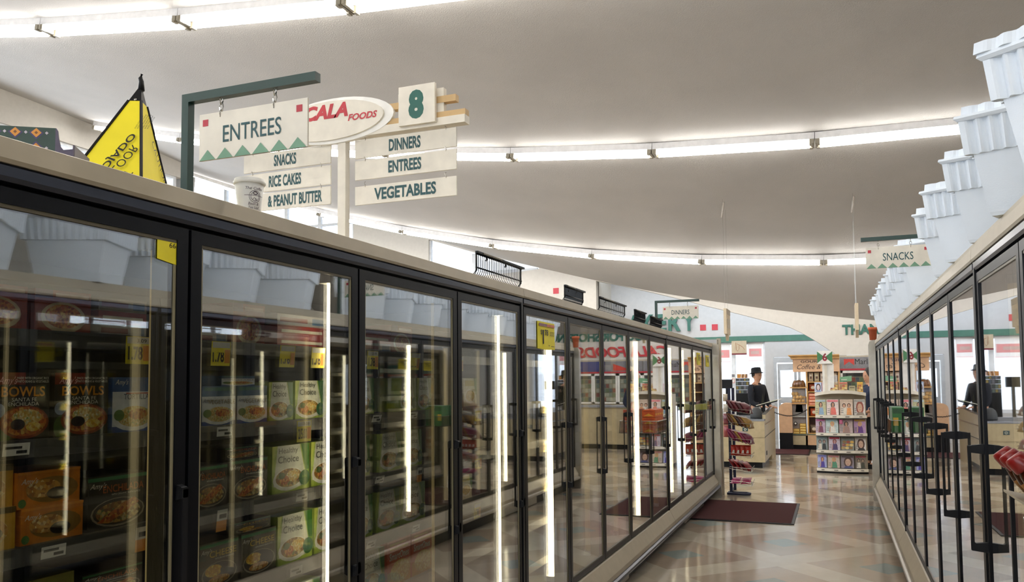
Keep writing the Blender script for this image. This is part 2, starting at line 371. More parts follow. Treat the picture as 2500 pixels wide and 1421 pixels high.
b.box(-1.40, -.29, BY-.04, BY+.12, 1.93, 2.06, alu)
for x0, x1 in ((-1.31,-.86),(-.83,-.38)):
    b.box(x0, x0+.06, BY, BY+.05, .02, 1.90, alu); b.box(x1-.06, x1, BY, BY+.05, .02, 1.90, alu)
    for z0, z1 in ((.02,.18),(.92,1.07),(1.74,1.90)): b.box(x0+.06, x1-.06, BY, BY+.05, z0, z1, alu)
dr = struct(b.build('door_1'))
g = MB()
for x0, x1 in ((-1.25,-.92),(-.77,-.44)):
    g.box(x0, x1, BY+.02, BY+.03, .18, .92, pane); g.box(x0, x1, BY+.02, BY+.03, 1.07, 1.74, pane)
g.build('pane', dr)
# painted squares and sign lettering on the walls
def square(x, z, y, label, s=.15):
    q = MB(); q.box(x, x+s, y-.012, y, z, z+s, red); return tag(q.build('wall_square', org=(x, y, z)), label, 'wall square', 'red squares on the walls')
square(-6.71, 3.78, FY, 'small red square alone on the white wall behind the second black wire rack')
square(-3.20, 2.80, BY, 'small red square just right of the green bakery letters, left one of the pair')
square(-2.90, 2.80, BY, 'small red square right of the green bakery letters, right one of the pair')
q = MB(); bx = -5.45
for ch, w in zip('BAKERY', (.30,.34,.32,.26,.32,.32)):
    q.text(ch, (bx, BY-.10, 2.80), X_, Z_, w, .46, teal, bold=.035, depth=.06); bx += w+.055
tag(q.build('wall_lettering', org=(-5.4, BY-.1, 2.8)), 'green raised capital letters of the bakery sign on the wall behind the arch', 'sign lettering')
q = MB(); q.text('THANK YOU FOR SHOPPING', (.205, FY-.035, 2.505), X_, Z_, 3.65, .235, teal, bold=.035, depth=.03)
tag(q.build('wall_lettering', org=(.2, FY-.03, 2.5)), 'green raised lettering of the thank-you line on the arched white wall', 'sign lettering')
q = MB(); q.text('CALA FOODS', (.82, FY-.035, 2.10), X_, Z_, 2.3, .27, brick, bold=.03, shear=.25, depth=.03)
tag(q.build('wall_lettering', org=(.8, FY-.03, 2.1)), 'red slanted lettering under the green thank-you line, behind the right freezer row', 'sign lettering')

# ------------------------------------------------------------------ ceiling lights
fix = mat('light fixture enamel', '#d9d7d6', .45); dirt = mat('lamp holder', '#8d8574', .5)
def fixture(x0, y, label, group):
    x1 = x0+2.43; z0, z1 = ceil_z(x0, y), ceil_z(x1, y)
    c = Vector(((x0+x1)/2, y, (z0+z1)/2-.10)); d = Vector((x1-x0, 0, z1-z0)); L = d.length/2; d.normalize(); nn = d.cross(Y_)*-1
    if nn.z < 0: nn = -nn
    t = thing('ceiling_light', label, 'ceiling light', c, group)
    h = MB(); h.obox(c+nn*.06, d*L, Y_*.13, nn*.05, fix); h.build('housing', t)
    for s in (-1, 1):
        a = c+Y_*(.105*s)-nn*.035
        q = MB(); q.tube([a-d*(L-.07), a+d*(L-.07)], .032, tubem, 8); q.build('tube', t)
    for e in (-1, 1):
        q = MB(); q.obox(c+d*(L-.022)*e-nn*.03, d*.02, Y_*.15, nn*.03, dirt)
        for s in (-1, 1): q.obox(c+d*(L-.045)*e+Y_*(.105*s)-nn*.035, d*.022, Y_*.04, nn*.04, dirt)
        q.build('lamp_holder', t)
rows = {7.8: (-12.43, 7, 'nearest row'), 12.8: (-14.8, 8, 'middle row'), 17.6: (-17.2, 8, 'farthest row'), 2.9: (-12.4, 7, 'row over the camera'), -2.0: (-10, 6, 'row behind the camera')}
for y, (xa, k, nm) in rows.items():
    for i in range(k):
        x = xa+2.44*i
        fixture(x, y, '%s light from the left in the %s of ceiling fluorescents' % (ORD[i], nm), 'ceiling fluorescents')

# ------------------------------------------------------------------ freezer rows
D = .762; LX, LY = -1.466, .78; RX, RY = .494, 3.39
SH = (1.63, 1.39, 1.16, .93, .70, .47)
LINER_SHADE_LIT = (inner, liner_lit); SHELF_SHADE_LIT = (shelfm, shelf_lit)  # shaded and tube-lit tones of the same liner and shelves
def case(label, X0, sg, Yb, k0, k1, lit, tags=(), end=False, join_first=False):
    y0, y1 = Yb+k0*D, Yb+k1*D
    t = thing('freezer_case', label, 'freezer', (X0-sg*.5, (y0+y1)/2, 0), 'glass door freezer cases')
    shaded = sg < 0 or k0 < 0; inner = LINER_SHADE_LIT[0] if shaded else LINER_SHADE_LIT[1]; shelfm = SHELF_SHADE_LIT[0] if shaded else SHELF_SHADE_LIT[1]  # light level of the case put into its liner and shelf colour
    def bx(b, a, c, *r): b.box(X0+sg*a, X0+sg*c, *r)
    def pr(b, pts, ya, yb, m): b.prism([(X0+sg*a, ya, z) for a, z in pts], (0, yb-ya, 0), m)
    b = MB()
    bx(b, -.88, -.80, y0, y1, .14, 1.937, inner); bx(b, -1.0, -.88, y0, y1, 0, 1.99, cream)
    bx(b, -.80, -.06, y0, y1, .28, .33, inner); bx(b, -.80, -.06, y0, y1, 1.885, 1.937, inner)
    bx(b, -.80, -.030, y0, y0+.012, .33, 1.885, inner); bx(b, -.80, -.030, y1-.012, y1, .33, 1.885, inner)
    b.build('cabinet_body', t, fix=True)
    b = MB(); pr(b, [(-1.0,1.937),(.008,1.937),(.012,1.945),(.008,1.985),(-.01,1.992),(-1.0,1.992)], y0+.002, y1-.002, cream)
    bx(b, -.99, -.03, y0, y1, 1.992, 2.036, cream) if sg < 0 else None
    b.build('top_panel', t, fix=True)
    b = MB(); pr(b, [(-.05,1.903),(.0,1.903),(.006,1.912),(.006,1.932),(.0,1.937),(-.05,1.937)], y0+.012, y1-.012, darkm); b.build('header_trim', t, fix=True)
    b = MB(); bx(b, -.07, -.03, y0, y1, 1.88, 1.905, black); bx(b, -.07, -.012, y0, y1, .283, .312, black); b.build('door_track', t)
    b = MB(); pr(b, [(-.08,.302),(-.01,.302),(.004,.295),(.052,.205),(.052,.172),(-.08,.172)], y0+.003, y1-.003, cream); b.build('front_skirt', t, fix=True)
    b = MB(); pr(b, [(0,.172),(.060,.172),(.074,.163),(.078,.150),(.070,.136),(.055,.130),(0,.130)], y0, y1, darkm if sg > 0 else steel); b.build('bumper_rail', t, fix=True)
    b = MB(); bx(b, -.9, -.045, y0, y1, 0, .14, black)
    bx(b, -.05, -.03, y0+1.0, y0+2.3, .01, .125, steel); b.build('kick_plate', t, fix=True)
    # shelves with their price tags
    for zi, z in enumerate(SH):
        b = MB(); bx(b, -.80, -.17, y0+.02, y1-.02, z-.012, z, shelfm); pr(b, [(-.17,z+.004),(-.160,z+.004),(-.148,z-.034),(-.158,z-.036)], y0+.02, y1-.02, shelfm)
        s = b.build('shelf', t, fix=True)
        for (ty, tz, kind) in tags:
            ty *= .968
            if tz == zi and y0 < ty < y1:
                w, h = (.075, .068) if kind in 'yY' else (.060, .026) if kind == 'w' else (.04, .06)
                q = MB(); a = X0+sg*(-.140+.004*random.random()); zt = z+.0; tl = sg*.010*random.random()
                def face(u0, u1, v0, v1, m, o=0): q.prism([(a+sg*o+tl*v0, ty+w*u0, zt-h*(1-v0)), (a+sg*o+tl*v0, ty+w*u1, zt-h*(1-v0)), (a+sg*o+tl*v1, ty+w*u1, zt-h*(1-v1)), (a+sg*o+tl*v1, ty+w*u0, zt-h*(1-v1))], (-sg*.0012, 0, 0), m)
                if kind in 'yY':
                    face(0, 1, 0, 1, yellow); face(.04, .96, .74, .98, paper, .0006); face(.70, .97, .12, .68, mat('orange print', '#d88a24', .5), .0006)
                    q.text('1.78' if kind == 'y' else '2/5.00', (a+sg*.002, ty+w*.06, zt-h*.86), Y_, Z_, w*.6, h*.5, ink, bold=.03)
                    q.text('3.09', (a+sg*.002, ty+w*.42, zt-h*.22), Y_, Z_, w*.4, h*.14, ink)
                elif kind == 'w':
                    face(0, 1, 0, 1, paper); face(.5, .9, .15, .4, ink, .0006); face(.08, .7, .55, .75, ink, .0006)
                else:
                    face(0, 1, .5, 1, paper); face(0, 1, 0, .5, mat('orange print', '#d88a24', .5)); face(.2, .9, .6, .8, ink, .0006)
                q.build('price_tag', s)
    # mullions with their light tubes
    for k in range(k0, k1+1):
        y = Yb+k*D; jn = k in (k0, k1)
        b = MB()
        if not (jn and end and k == k1):
            bx(b, -.095, -.034, max(y-.026, y0), min(y+.026, y1), .31, 1.885, mat('mullion enamel painted shaded', '#4a4432', .45) if (sg > 0 and k0 < 0) else mulm); bx(b, -.034, -.0285, max(y-.028, y0), min(y+.028, y1), .31, 1.885, blackp)  # darker tone carries the shade on the near left case's beige mullions
        if k == k1 or (k == k0 and join_first): bx(b, -.05, .005, y-.022 if k == k1 else y, y if k == k1 else y+.022, .30, 1.935, black)
        m = b.build('mullion', t)
        if k > k0 or k0 < 0:
            on = k in lit
            q = MB(); ya = y-.034 if k == k1 else y+.034 if k == k0 else y
            q.tube([(X0-sg*.118, ya, .36), (X0-sg*.118, ya, 1.86)], .021 if (k1 > 4 or sg < 0) else .0065, litm if on else dimm if sg > 0 else softm, 10); q.build('light_tube', m)
            q = MB()
            for z in (.345, 1.86): q.box(X0-sg*.145, X0-sg*.092, ya-.025, ya+.025, z-.012, z+.018, wht)
            q.build('tube_socket', m)
    # doors
    for k in range(k0, k1):
        ya, yb = Yb+k*D+.005, Yb+(k+1)*D-.005
        if k == k0: ya += .018
        if k == k1-1: yb -= .018
        b = MB()
        for c, d in ((ya, ya+.036), (yb-.036, yb)): pr(b, [(-.028,.312),(0,.312),(0,1.892),(-.028,1.892)], c, d, navy)
        for c, d in ((.312, .345), (1.860, 1.892)): pr(b, [(-.028,c),(0,c),(0,d),(-.028,d)], ya+.036, yb-.036, navy)
        for c in (.345, 1.852): bx(b, -.0058, -.002, ya+.036, yb-.036, c, c+.008, mat('bronze gasket', '#5b5342', .4, .5))
        for c in (ya+.036, yb-.043) if sg > 0 else (): bx(b, -.0058, -.0030, c, c+.007, .353, 1.852, mat('pale gasket', '#8c8468', .4))
        dd = b.build('door', t, fix=True)
        q = MB(); bx(q, -.013, -.006, ya+.033, yb-.033, .34, 1.863, doorg); q.build('glass', dd, fix=True)
        q = MB(); hy = yb-.018; pj = (.020 if k < 4 else .030) if sg > 0 else .052; xs_ = lambda a: X0+sg*a*pj/.062
        q.prism([(xs_(.05), hy-.008, .895), (xs_(.062), hy-.008, .895), (xs_(.062), hy-.008, 1.265), (xs_(.05), hy-.008, 1.265)], (0, .016, 0), blackp)
        for z, s2 in ((.905, 1), (1.255, -1)):
            q.prism([(xs_(0), hy-.012, z-.020), (xs_(.062), hy-.010, z-.014), (xs_(.062), hy-.010, z+.016+s2*.010), (xs_(.045), hy-.010, z+.012), (xs_(.0), hy-.010, z+.016)], (0, .018, 0), blackp)
        q.build('handle', dd, fix=True)
    if end:
        b = MB(); y2 = y1+.07
        pr(b, [(-1.0,0),(.075,0),(.085,.02),(.085,1.93),(.07,1.975),(.03,1.992),(-1.0,1.992)], y1, y2, steel)
        for i in range(6): bx(b, -.55, -.5, y2, y2+.006, .2+i*.28, .3+i*.28, steel)
        b.build('end_panel', t, fix=True)
    return t
TL = [(1.10,0,'y'),(1.53,0,'y'),(1.83,0,'y'),(2.14,0,'y'),(2.31,0,'y'),(2.67,0,'y'),(3.0,0,'y'),(3.45,0,'y'),(3.42,1,'y'),(3.42,2,'y'),(3.42,3,'y'),(3.66,1,'y'),(3.66,2,'y'),(3.64,3,'y'),
      (2.23,1,'Y'),(1.21,1,'w'),(1.86,1,'w'),(2.70,1,'w'),(3.0,1,'w'),(1.31,2,'w'),(1.57,2,'o'),(1.86,2,'o'),(2.23,2,'w'),(2.72,2,'w'),(3.06,2,'o'),(2.2,3,'w'),(2.66,3,'w'),(3.02,3,'w'),(1.14,3,'y')]
TL2 = [(4.22+.45*i, j, 'y') for i in range(5) for j in (0, 1, 2, 3)]
case('glass door freezer nearest the camera on the left, under the yellow cone', LX, 1, LY, -1, 4, (0, 2, 4), TL, join_first=True)
case('glass door freezer in the middle of the left row, bearing the big yellow price sign', LX, 1, LY, 4, 9, (5, 4, 8), TL2)
case('glass door freezer at the far end of the left row, beside the snack rack', LX, 1, LY, 9, 13, (10, 11, 12), (), end=True)
case('glass door freezer nearest the camera on the right, with red-capped bottles on its door', RX, -1, RY, -5, 0, (), ())
case('glass door freezer in the middle of the right row, below the snacks sign', RX, -1, RY, 0, 5, (3, 4), ())
case('glass door freezer at the far end of the right row, under the terracotta pot', RX, -1, RY, 5, 10, (7,), (), end=True)

# ------------------------------------------------------------------ frozen food cartons
K = {}
f_red = food('enchilada print', ['#7a2a10', '#b5541c', '#d08a3a', '#93401a', '#e0b45a'], 150); f_rice = food('rice print', ['#e3cf8a', '#cfa94e', '#b98a35', '#f0e4b8', '#7a8a35'], 190)
f_mix = food('stew print', ['#5c3a1c', '#8a5a24', '#c9a050', '#3f5a22', '#d9c08a'], 130); f_burr = food('burrito print', ['#d9a24a', '#b5741f', '#f0cf8a', '#8a5218', '#d08a2a'], 120)
f_bean = food('beans print', ['#2a1c14', '#1d130e', '#3a281c'], 160); f_pasta = food('pasta print', ['#e9c95a', '#d9a92f', '#f1dc8e', '#c98a2a'], 150); f_yel = food('cheese print', ['#e2b21f', '#b57c10', '#f5da66', '#d9a21a'], 150)
COL = lambda h: mat('carton '+h, h, .38, var=.13, scale=42)
def carton(kind):
    """printed carton, front on the plane x=0 facing +x, width along y, height along z"""
    if kind in K: return K[kind]
    W = .16; H = .14; b = MB(); d = .15
    base = {'bowl':'#2a2416','tort':'#2b4f86','veg':'#35597a','choice':'#a9bf5a','ench':'#1f1a12','cheese':'#3d3620','burrito':'#d07a1e','smart':'#cf4a18','red':'#8f3522','flat':'#a09a93','flatr':'#9c3b34','pale':'#cfc9a8','olive':'#7d7a38','yellow':'#cf9a2c'}[kind]
    nm = {'bowl':'carton of bowl meal'}
    if kind in ('flat', 'flatr'): H = .035
    if kind in ('burrito', 'yellow'): H = .085
    b.box(-d, 0, 0, W, 0, H, COL(base))
    L = [0]
    def put(pts, m): L[0] += .00025; b.poly([(L[0], y*W, z*H) for y, z in pts], m)
    def rect(y0, y1, z0, z1, m): put([(y0,z0),(y1,z0),(y1,z1),(y0,z1)], m)
    def ell(cy, cz, ry, rz, m, n=18): put([(cy+ry*math.cos(2*PI*i/n), cz+rz*math.sin(2*PI*i/n)) for i in range(n)], m)
    def txt(s, y, z, w, h, m, **k): L[0] += .00025; b.text(s, (L[0], y*W, z*H), Y_, Z_, w*W, h*H, m, **k)
    P = COL('#e8e2d0')
    if kind == 'bowl':
        rect(0, .55, .82, 1, COL('#7c2c15')); ell(.16, .16, .17, .2, COL('#4a5f2a')); ell(.1, .45, .1, .1, COL('#8a93a5'))
        ell(.55, .27, .44, .245, COL('#8a3d14')); ell(.55, .28, .40, .215, f_red); ell(.58, .34, .27, .12, f_rice); ell(.42, .24, .13, .08, f_bean); ell(.70, .20, .14, .07, f_pasta)
        txt('BOWLS', .12, .645, .78, .15, COL('#d58a1d'), bold=.02); txt('SANTA FE', .3, .575, .45, .055, P); txt('ENCHILADA', .24, .51, .55, .055, P)
        txt("Amy's", .06, .80, .33, .14, COL('#f0b9b0'), shear=.4); txt('MADE WITH ORGANIC RICE', .38, .9, .58, .035, P); txt('PINTO BEANS & VEGETABLES', .38, .85, .58, .035, P)
    elif kind in ('tort', 'veg'):
        rect(0, 1, 0, .74, COL('#d6d8dd')); rect(0, 1, 0, .12, COL('#2d4a8a')); ell(.5, .25, .5, .22, COL('#e9e8e4')); ell(.52, .29, .42, .19, f_rice); ell(.6, .33, .22, .10, f_red); ell(.15, .32, .12, .1, COL('#4f6d2c'))
        if kind == 'tort': txt("Amy's", .05, .84, .3, .12, P, shear=.4); txt('TORTILLA B', .25, .60, .72, .1, COL('#33405e')); rect(.3, 1, .70, .72, COL('#b44a3a'))
        else: rect(.05, .85, .88, .97, COL('#3f6d62')); txt("Amy's", .02, .56, .26, .13, COL('#4a4f73'), shear=.4); txt('VEGETABLE', .17, .55, .8, .11, COL('#8b7a55'))
    elif kind == 'choice':
        put([(.02,0),(.98,0),(.74,1),(.14,1)], COL('#d2d3c4')); put([(0,1),(.11,1),(0,.45)], COL('#c3cf5a')); put([(.77,1),(1,1),(1,.42),(.90,.42)], COL('#2f6a26')); put([(.90,.42),(1,.42),(1,.1)], COL('#8fae3a'))
        put([(0,0),(1,0),(1,.10),(.5,.05),(0,.16)], COL('#9fb548')); ell(.44, .27, .43, .245, COL('#e6e4da')); ell(.44, .30, .36, .20, f_mix); ell(.54, .33, .19, .12, f_rice); ell(.31, .26, .13, .10, f_red); ell(.24, .36, .09, .07, COL('#3f5a26'))
        ell(.86, .25, .15, .17, COL('#2a5f38')); txt('50%', .79, .25, .14, .05, COL('#a9c046'))
        txt('Healthy', .15, .80, .52, .15, COL('#3d3f3a'), bold=.005); txt('Choice', .13, .63, .56, .15, COL('#3d3f3a'), bold=.01)
    elif kind in ('ench', 'cheese'):
        rect(0, 1, .9, .97, COL('#3f7d4e')); t = 'ENCHILADA' if kind == 'ench' else 'CHEESE'
        txt("Amy's", .03, .74, .27, .13, P, shear=.4); txt(t, .24, .67, .7, .14, COL('#b8622a' if kind == 'ench' else '#c9a83e'), bold=.01); txt('WITH ORGANIC BEANS & RICE', .38, .61, .5, .035, P)
        ell(.5, .29, .46, .27, COL('#9a8f78')); ell(.5, .30, .43, .245, COL('#2a2018'))
        if kind == 'ench': ell(.5, .29, .38, .20, f_mix); put([(.14,.14),(.34,.10),(.86,.42),(.78,.53),(.55,.44)], f_red)
        else: ell(.34, .38, .22, .13, f_yel); ell(.7, .36, .19, .11, f_bean); ell(.48, .17, .28, .09, f_burr)
    elif kind == 'burrito':
        ell(.55, .45, .42, .36, COL('#8f6a2a')); ell(.4, .5, .28, .25, f_burr); ell(.62, .33, .17, .17, f_bean); ell(.07, .15, .06, .12, COL('#4f7a35')); txt("Amy's", .05, .62, .26, .2, P, shear=.4); rect(0, 1, .93, 1, COL('#e08a2a'))
    elif kind == 'smart':
        put([(0,0),(1,0),(1,.5),(0,.3)], COL('#e2a02a')); ell(.55, .28, .42, .25, f_pasta); rect(.1, .9, .78, .83, COL('#e8b24a')); txt('SmartOnes', .08, .56, .84, .16, P, bold=.02, shear=.15); rect(.1, .8, .88, .92, COL('#e8b24a'))
    elif kind == 'red':
        ell(.5, .38, .4, .36, COL('#c9b28a')); ell(.5, .4, .33, .28, f_red); rect(0, .3, .8, 1, COL('#5d3a5a')); rect(.35, .95, .84, .93, COL('#d9b9a8'))
    elif kind == 'pale':
        ell(.5, .36, .42, .27, P); ell(.5, .37, .34, .2, f_rice); rect(.1, .9, .72, .92, COL('#b9a94a')); put([(.75,1),(.9,.4),(1,.4),(1,1)], COL('#557a35'))
    elif kind == 'flat': rect(.05, .6, .3, .7, COL('#7d3a36')); rect(.7, .95, .2, .8, COL('#4d6a8a'))
    elif kind == 'flatr': rect(.08, .92, .35, .62, P)
    elif kind == 'olive': rect(.1, .7, .3, .6, COL('#a59a3c'))
    elif kind == 'yellow': ell(.5, .45, .4, .38, f_burr); ell(.62, .4, .2, .18, f_bean); rect(0, 1, .86, 1, COL('#5b4a1e'))
    o = b.build('frozen_meal_carton'); K[kind] = (o, W, H); o['unused'] = 1
    return K[kind]
NAMES = {'bowl':'dark bowl carton with orange title','tort':'blue and white tortilla carton','veg':'blue topped vegetable carton','choice':'white and green meal carton','ench':'dark enchilada carton','cheese':'dark cheese enchilada carton',
 'burrito':'orange burrito carton','smart':'orange red pasta carton','red':'dark red dinner carton','flat':'grey flat carton','flatr':'red and white flat carton','pale':'pale rice carton','olive':'olive flat carton','yellow':'yellow burrito carton'}
WHERE = {0:'top shelf',1:'second shelf',2:'third shelf',3:'fourth shelf',4:'fifth shelf'}
DOOR = {1:'nearest left door',2:'second left door',3:'third left door',4:'fourth left door',5:'fifth left door'}
PL = [ # kind, y0, y1, height, shelf, lift, depth offset, door
 ('red',1.12,1.265,.10,0,0,0,1),('red',1.28,1.43,.10,0,0,0,1),
 ('flat',1.45,1.60,.032,0,0,0,1),('flatr',1.45,1.60,.032,0,.032,0,1),('flat',1.45,1.60,.032,0,.064,0,1),
 ('bowl',1.05,1.185,.15,1,0,0,1),('bowl',1.19,1.325,.15,1,0,0,1),('bowl',1.335,1.485,.15,1,0,0,1),('tort',1.495,1.63,.14,1,0,0,1),
 ('burrito',1.26,1.42,.08,2,0,0,1),('burrito',1.25,1.41,.08,2,.08,0,1),('yellow',1.09,1.25,.09,2,0,0,1),('yellow',1.09,1.25,.09,2,.09,-.01,1),('ench',1.43,1.61,.13,2,0,0,1),
 ('ench',1.42,1.60,.065,3,0,0,1),('ench',1.42,1.60,.065,3,.065,0,1),('olive',1.22,1.40,.05,3,0,0,1),('olive',1.22,1.40,.05,3,.05,0,1),('olive',1.22,1.40,.05,3,.10,0,1),
 ('flat',1.80,1.96,.035,0,0,-.05,2),('red',1.97,2.12,.13,0,0,-.04,2),('flatr',2.13,2.40,.036,0,0,0,2),('flatr',2.13,2.40,.036,0,.036,0,2),('flat',2.13,2.40,.036,0,.072,0,2),
 ('veg',1.80,1.94,.115,1,0,0,2),('veg',1.945,2.085,.115,1,0,0,2),('veg',1.90,2.05,.03,1,.115,-.02,2),('choice',2.09,2.215,.125,1,0,0,2),('choice',2.225,2.39,.13,1,0,0,2),
 ('ench',1.77,1.91,.12,2,0,0,2),('ench',1.925,2.09,.125,2,0,0,2),('ench',1.92,2.07,.035,2,.125,-.02,2),('choice',2.11,2.305,.15,2,0,0,2),('choice',2.315,2.50,.15,2,0,0,2),
 ('cheese',1.80,1.96,.13,3,0,0,2),('cheese',1.97,2.135,.13,3,0,0,2),('cheese',1.95,2.12,.035,3,.13,-.01,2),('choice',2.14,2.325,.155,3,0,0,2),('choice',2.335,2.50,.155,3,0,0,2),
 ('choice',2.2,2.37,.15,4,0,0,2),('ench',1.82,1.99,.13,4,0,0,2),
 ('choice',2.58,2.72,.14,1,0,0,3),('choice',2.92,3.06,.14,1,0,0,3),('choice',3.07,3.2,.14,1,0,0,3),('choice',2.58,2.69,.15,2,0,0,3),('choice',2.76,2.93,.15,2,0,0,3),('choice',2.97,3.11,.15,2,0,0,3),
 ('choice',2.58,2.71,.155,3,0,0,3),('choice',2.74,2.915,.155,3,0,0,3),('choice',2.93,3.14,.155,3,0,0,3),('choice',2.62,2.80,.17,4,0,0,3),('smart',2.82,3.01,.18,4,0,0,3),('smart',3.02,3.2,.18,4,0,0,3),
 ('flat',2.62,2.85,.035,0,0,0,3),('flatr',2.62,2.85,.035,0,.035,0,3),('red',2.92,3.1,.12,0,0,-.04,3),
 ('pale',3.42,3.6,.14,1,0,-.04,4),('pale',3.62,3.78,.14,1,0,-.04,4),('pale',3.42,3.6,.14,2,0,-.06,4),('pale',3.62,3.76,.12,3,0,-.06,4),('red',3.45,3.62,.1,4,0,-.06,4),
 ('veg',4.1,4.3,.12,1,0,-.05,5),('pale',4.32,4.48,.13,1,0,-.05,5),('red',4.12,4.3,.1,2,0,-.06,5)]
cnt = {}; tot = {}
for p in PL: tot[(p[0], p[4], p[7])] = tot.get((p[0], p[4], p[7]), 0)+1
for kind, y0, y1, h, sh, lift, off, dr_ in PL:
    o, W, H = carton(kind); c = o.copy(); C.objects.link(c)
    c.location = (LX-.194+off, y0, SH[sh]+lift); c.scale = (1, (y1-y0-.003)/W, h/H); del c['unused']
    k = (kind, sh, dr_); cnt[k] = cnt.get(k, 0)+1
    allp = [q for q in PL if (q[0], q[4], q[7]) == k]; lifted = any(q[5] for q in allp)
    pos = '' if tot[k] == 1 else ', %s %s' % (ORD[cnt[k]-1], 'from below' if lifted else 'from the left')
    tag(c, '%s, %s, %s%s' % (NAMES[kind], WHERE[sh], DOOR[dr_], pos), 'frozen food', 'frozen meals behind the left glass doors')
for o, _, _ in K.values(): bpy.data.objects.remove(o)

# ------------------------------------------------------------------ things standing on the left freezers
TOP = 1.992
def hook(b, x, y, z0, z1, m=chrome):
    n = 3; h = (z1-z0)/n
    for i in range(n):
        c = z0+h*(i+.5); ax = X_ if i % 2 else Y_
        b.tube([Vector((x, y, c))+ax*.006*math.cos(a)+Z_*h*.62*math.sin(a) for a in [2*PI*k/8 for k in range(9)]], .0016, m, 5)
def bracket_sign(x, y, zb, ztop, sg, word, label, xs0, tw):
    """post and arm along +-x with a hanging board; xs0: inner edge of the board"""
    t = thing('hanging_sign', label, 'hanging sign', (x, y, zb), 'category signs on green posts')
    r = .0115; b = MB(); b.box(x-r, x+r, y-r, y+r, zb, ztop, greenm); b.build('post', t)
    b = MB(); b.box(x+sg*r, x+sg*.425, y-r, y+r, ztop-2*r, ztop, greenm); b.build('arm', t)
    W, H = .352, .128; za = ztop-.062; x0 = xs0; yb = y-.004
    b = MB(); b.box(x0, x0+W, yb, yb+.006, za-H, za, offw)
    for q in (x0+.012, x0+W-.034): b.box(q, q+.018, yb-.001, yb, za-.034, za-.016, red)
    n = 6
    for i in range(n):
        a = x0+W*i/n; b.poly([(a+.002, yb-.001, za-H), (a+W/n-.002, yb-.001, za-H), (a+W/n/2, yb-.001, za-H+.028)], sage)
    b.text(word, (x0+W/2, yb-.0012, za-.085), X_, Z_, tw, .046, tealtxt, bold=.004, align='C'); b.build('board', t)
    for q in (x0+W*.2, x0+W*.70):
        b = MB(); hook(b, q, y, za-.014, ztop-2*r+.004); b.build('hook', t)
bracket_sign(-1.63, 1.70, TOP, 2.305, 1, 'ENTREES', 'green post sign with an entrees board on the left freezer beside the yellow cone', -1.585, .19)
bracket_sign(-1.63, 8.0, TOP, 2.305, 1, 'DINNERS', 'green post sign with a dinners board at the far end of the left freezer', -1.565, .175)
bracket_sign(.60, 5.3, 2.036, 2.362, -1, 'SNACKS', 'green post sign with a snacks board among the white foam coolers', .20, .165)

# aisle sign with the number 8
ax, ay = -2.385, 3.6
t = thing('aisle_sign', 'tall cream aisle sign with number 8 and hanging food boards behind the left freezer', 'aisle sign', (ax, ay, 1.99))
b = MB(); b.box(ax-.024, ax+.024, ay-.02, ay+.02, 1.99, 2.80, offw); b.build('post', t)
b = MB(); b.box(ax-.712, ax+.722, ay-.028, ay+.028, 2.80, 2.84, offw); b.box(ax-.712, ax+.722, ay-.022, ay+.022, 2.841, 2.870, tan); b.box(ax-.36, ax+.668, ay-.018, ay+.018, 2.918, 2.952, tan); b.build('beam', t)
b = MB(); b.box(ax+.34, ax+.60, ay-.016, ay+.016, 2.870, 2.995, offw); b.build('backing_board', t)
b = MB()
for dy, rx, rz, m, dd in ((.0, .365, .122, wht, .02), (-.012, .335, .105, offw, .02)):
    b.prism([(ax-.045+dy*2+rx*math.cos(2*PI*i/36), ay-.03+dy, 2.902+rz*math.sin(2*PI*i/36)) for i in range(36)], (0, dd, 0), m)
b.text('CALA', (ax-.222, ay-.0435, 2.912), X_, Z_, .275, .080, brick, bold=.045, shear=.25, depth=.008); b.text('FOODS', (ax+.053, ay-.0435, 2.884), X_, Z_, .178, .036, brick, bold=.03, shear=.25)
b.build('oval_board', t)
b = MB(); b.box(ax+.361, ax+.567, ay-.05, ay-.03, 2.815, 3.016, offw); b.text('8', (ax+.418, ay-.051, 2.842), X_, Z_, .087, .150, teal, bold=.06, depth=.012); b.build('number_board', t)
def hung(words, x0, x1, zs, hs, tw, tx):
    for i, (w, z) in enumerate(zip(words, zs)):
        b = MB(); b.box(x0, x1, ay-.004, ay+.004, z-hs[i], z, offw); b.text(w, (tx[i], ay-.005, z-hs[i]/2-.031), X_, Z_, tw[i], .064, tealtxt, bold=.034, align='C')
        for q in (x0+.06, x1-.06): b.tube([(q, ay, z-.012), (q+.004, ay-.006, z+.004), (q-.004, ay-.006, z+.016), (q, ay, z+.024)], .002, chrome, 5)
        b.build('food_board', t)
hung(('DINNERS', 'ENTREES', 'VEGETABLES'), ax+.073, ax+.664, (2.787, 2.677, 2.540), (.097, .102, .098), (.185, .192, .36), (ax+.37, ax+.37, ax+.37))
hung(('SNACKS', 'RICE CAKES', '& PEANUT BUTTER'), ax-.655, ax-.08, (2.787, 2.675, 2.561), (.100, .104, .096), (.148, .215, .355), (ax-.375, ax-.375, ax-.31))

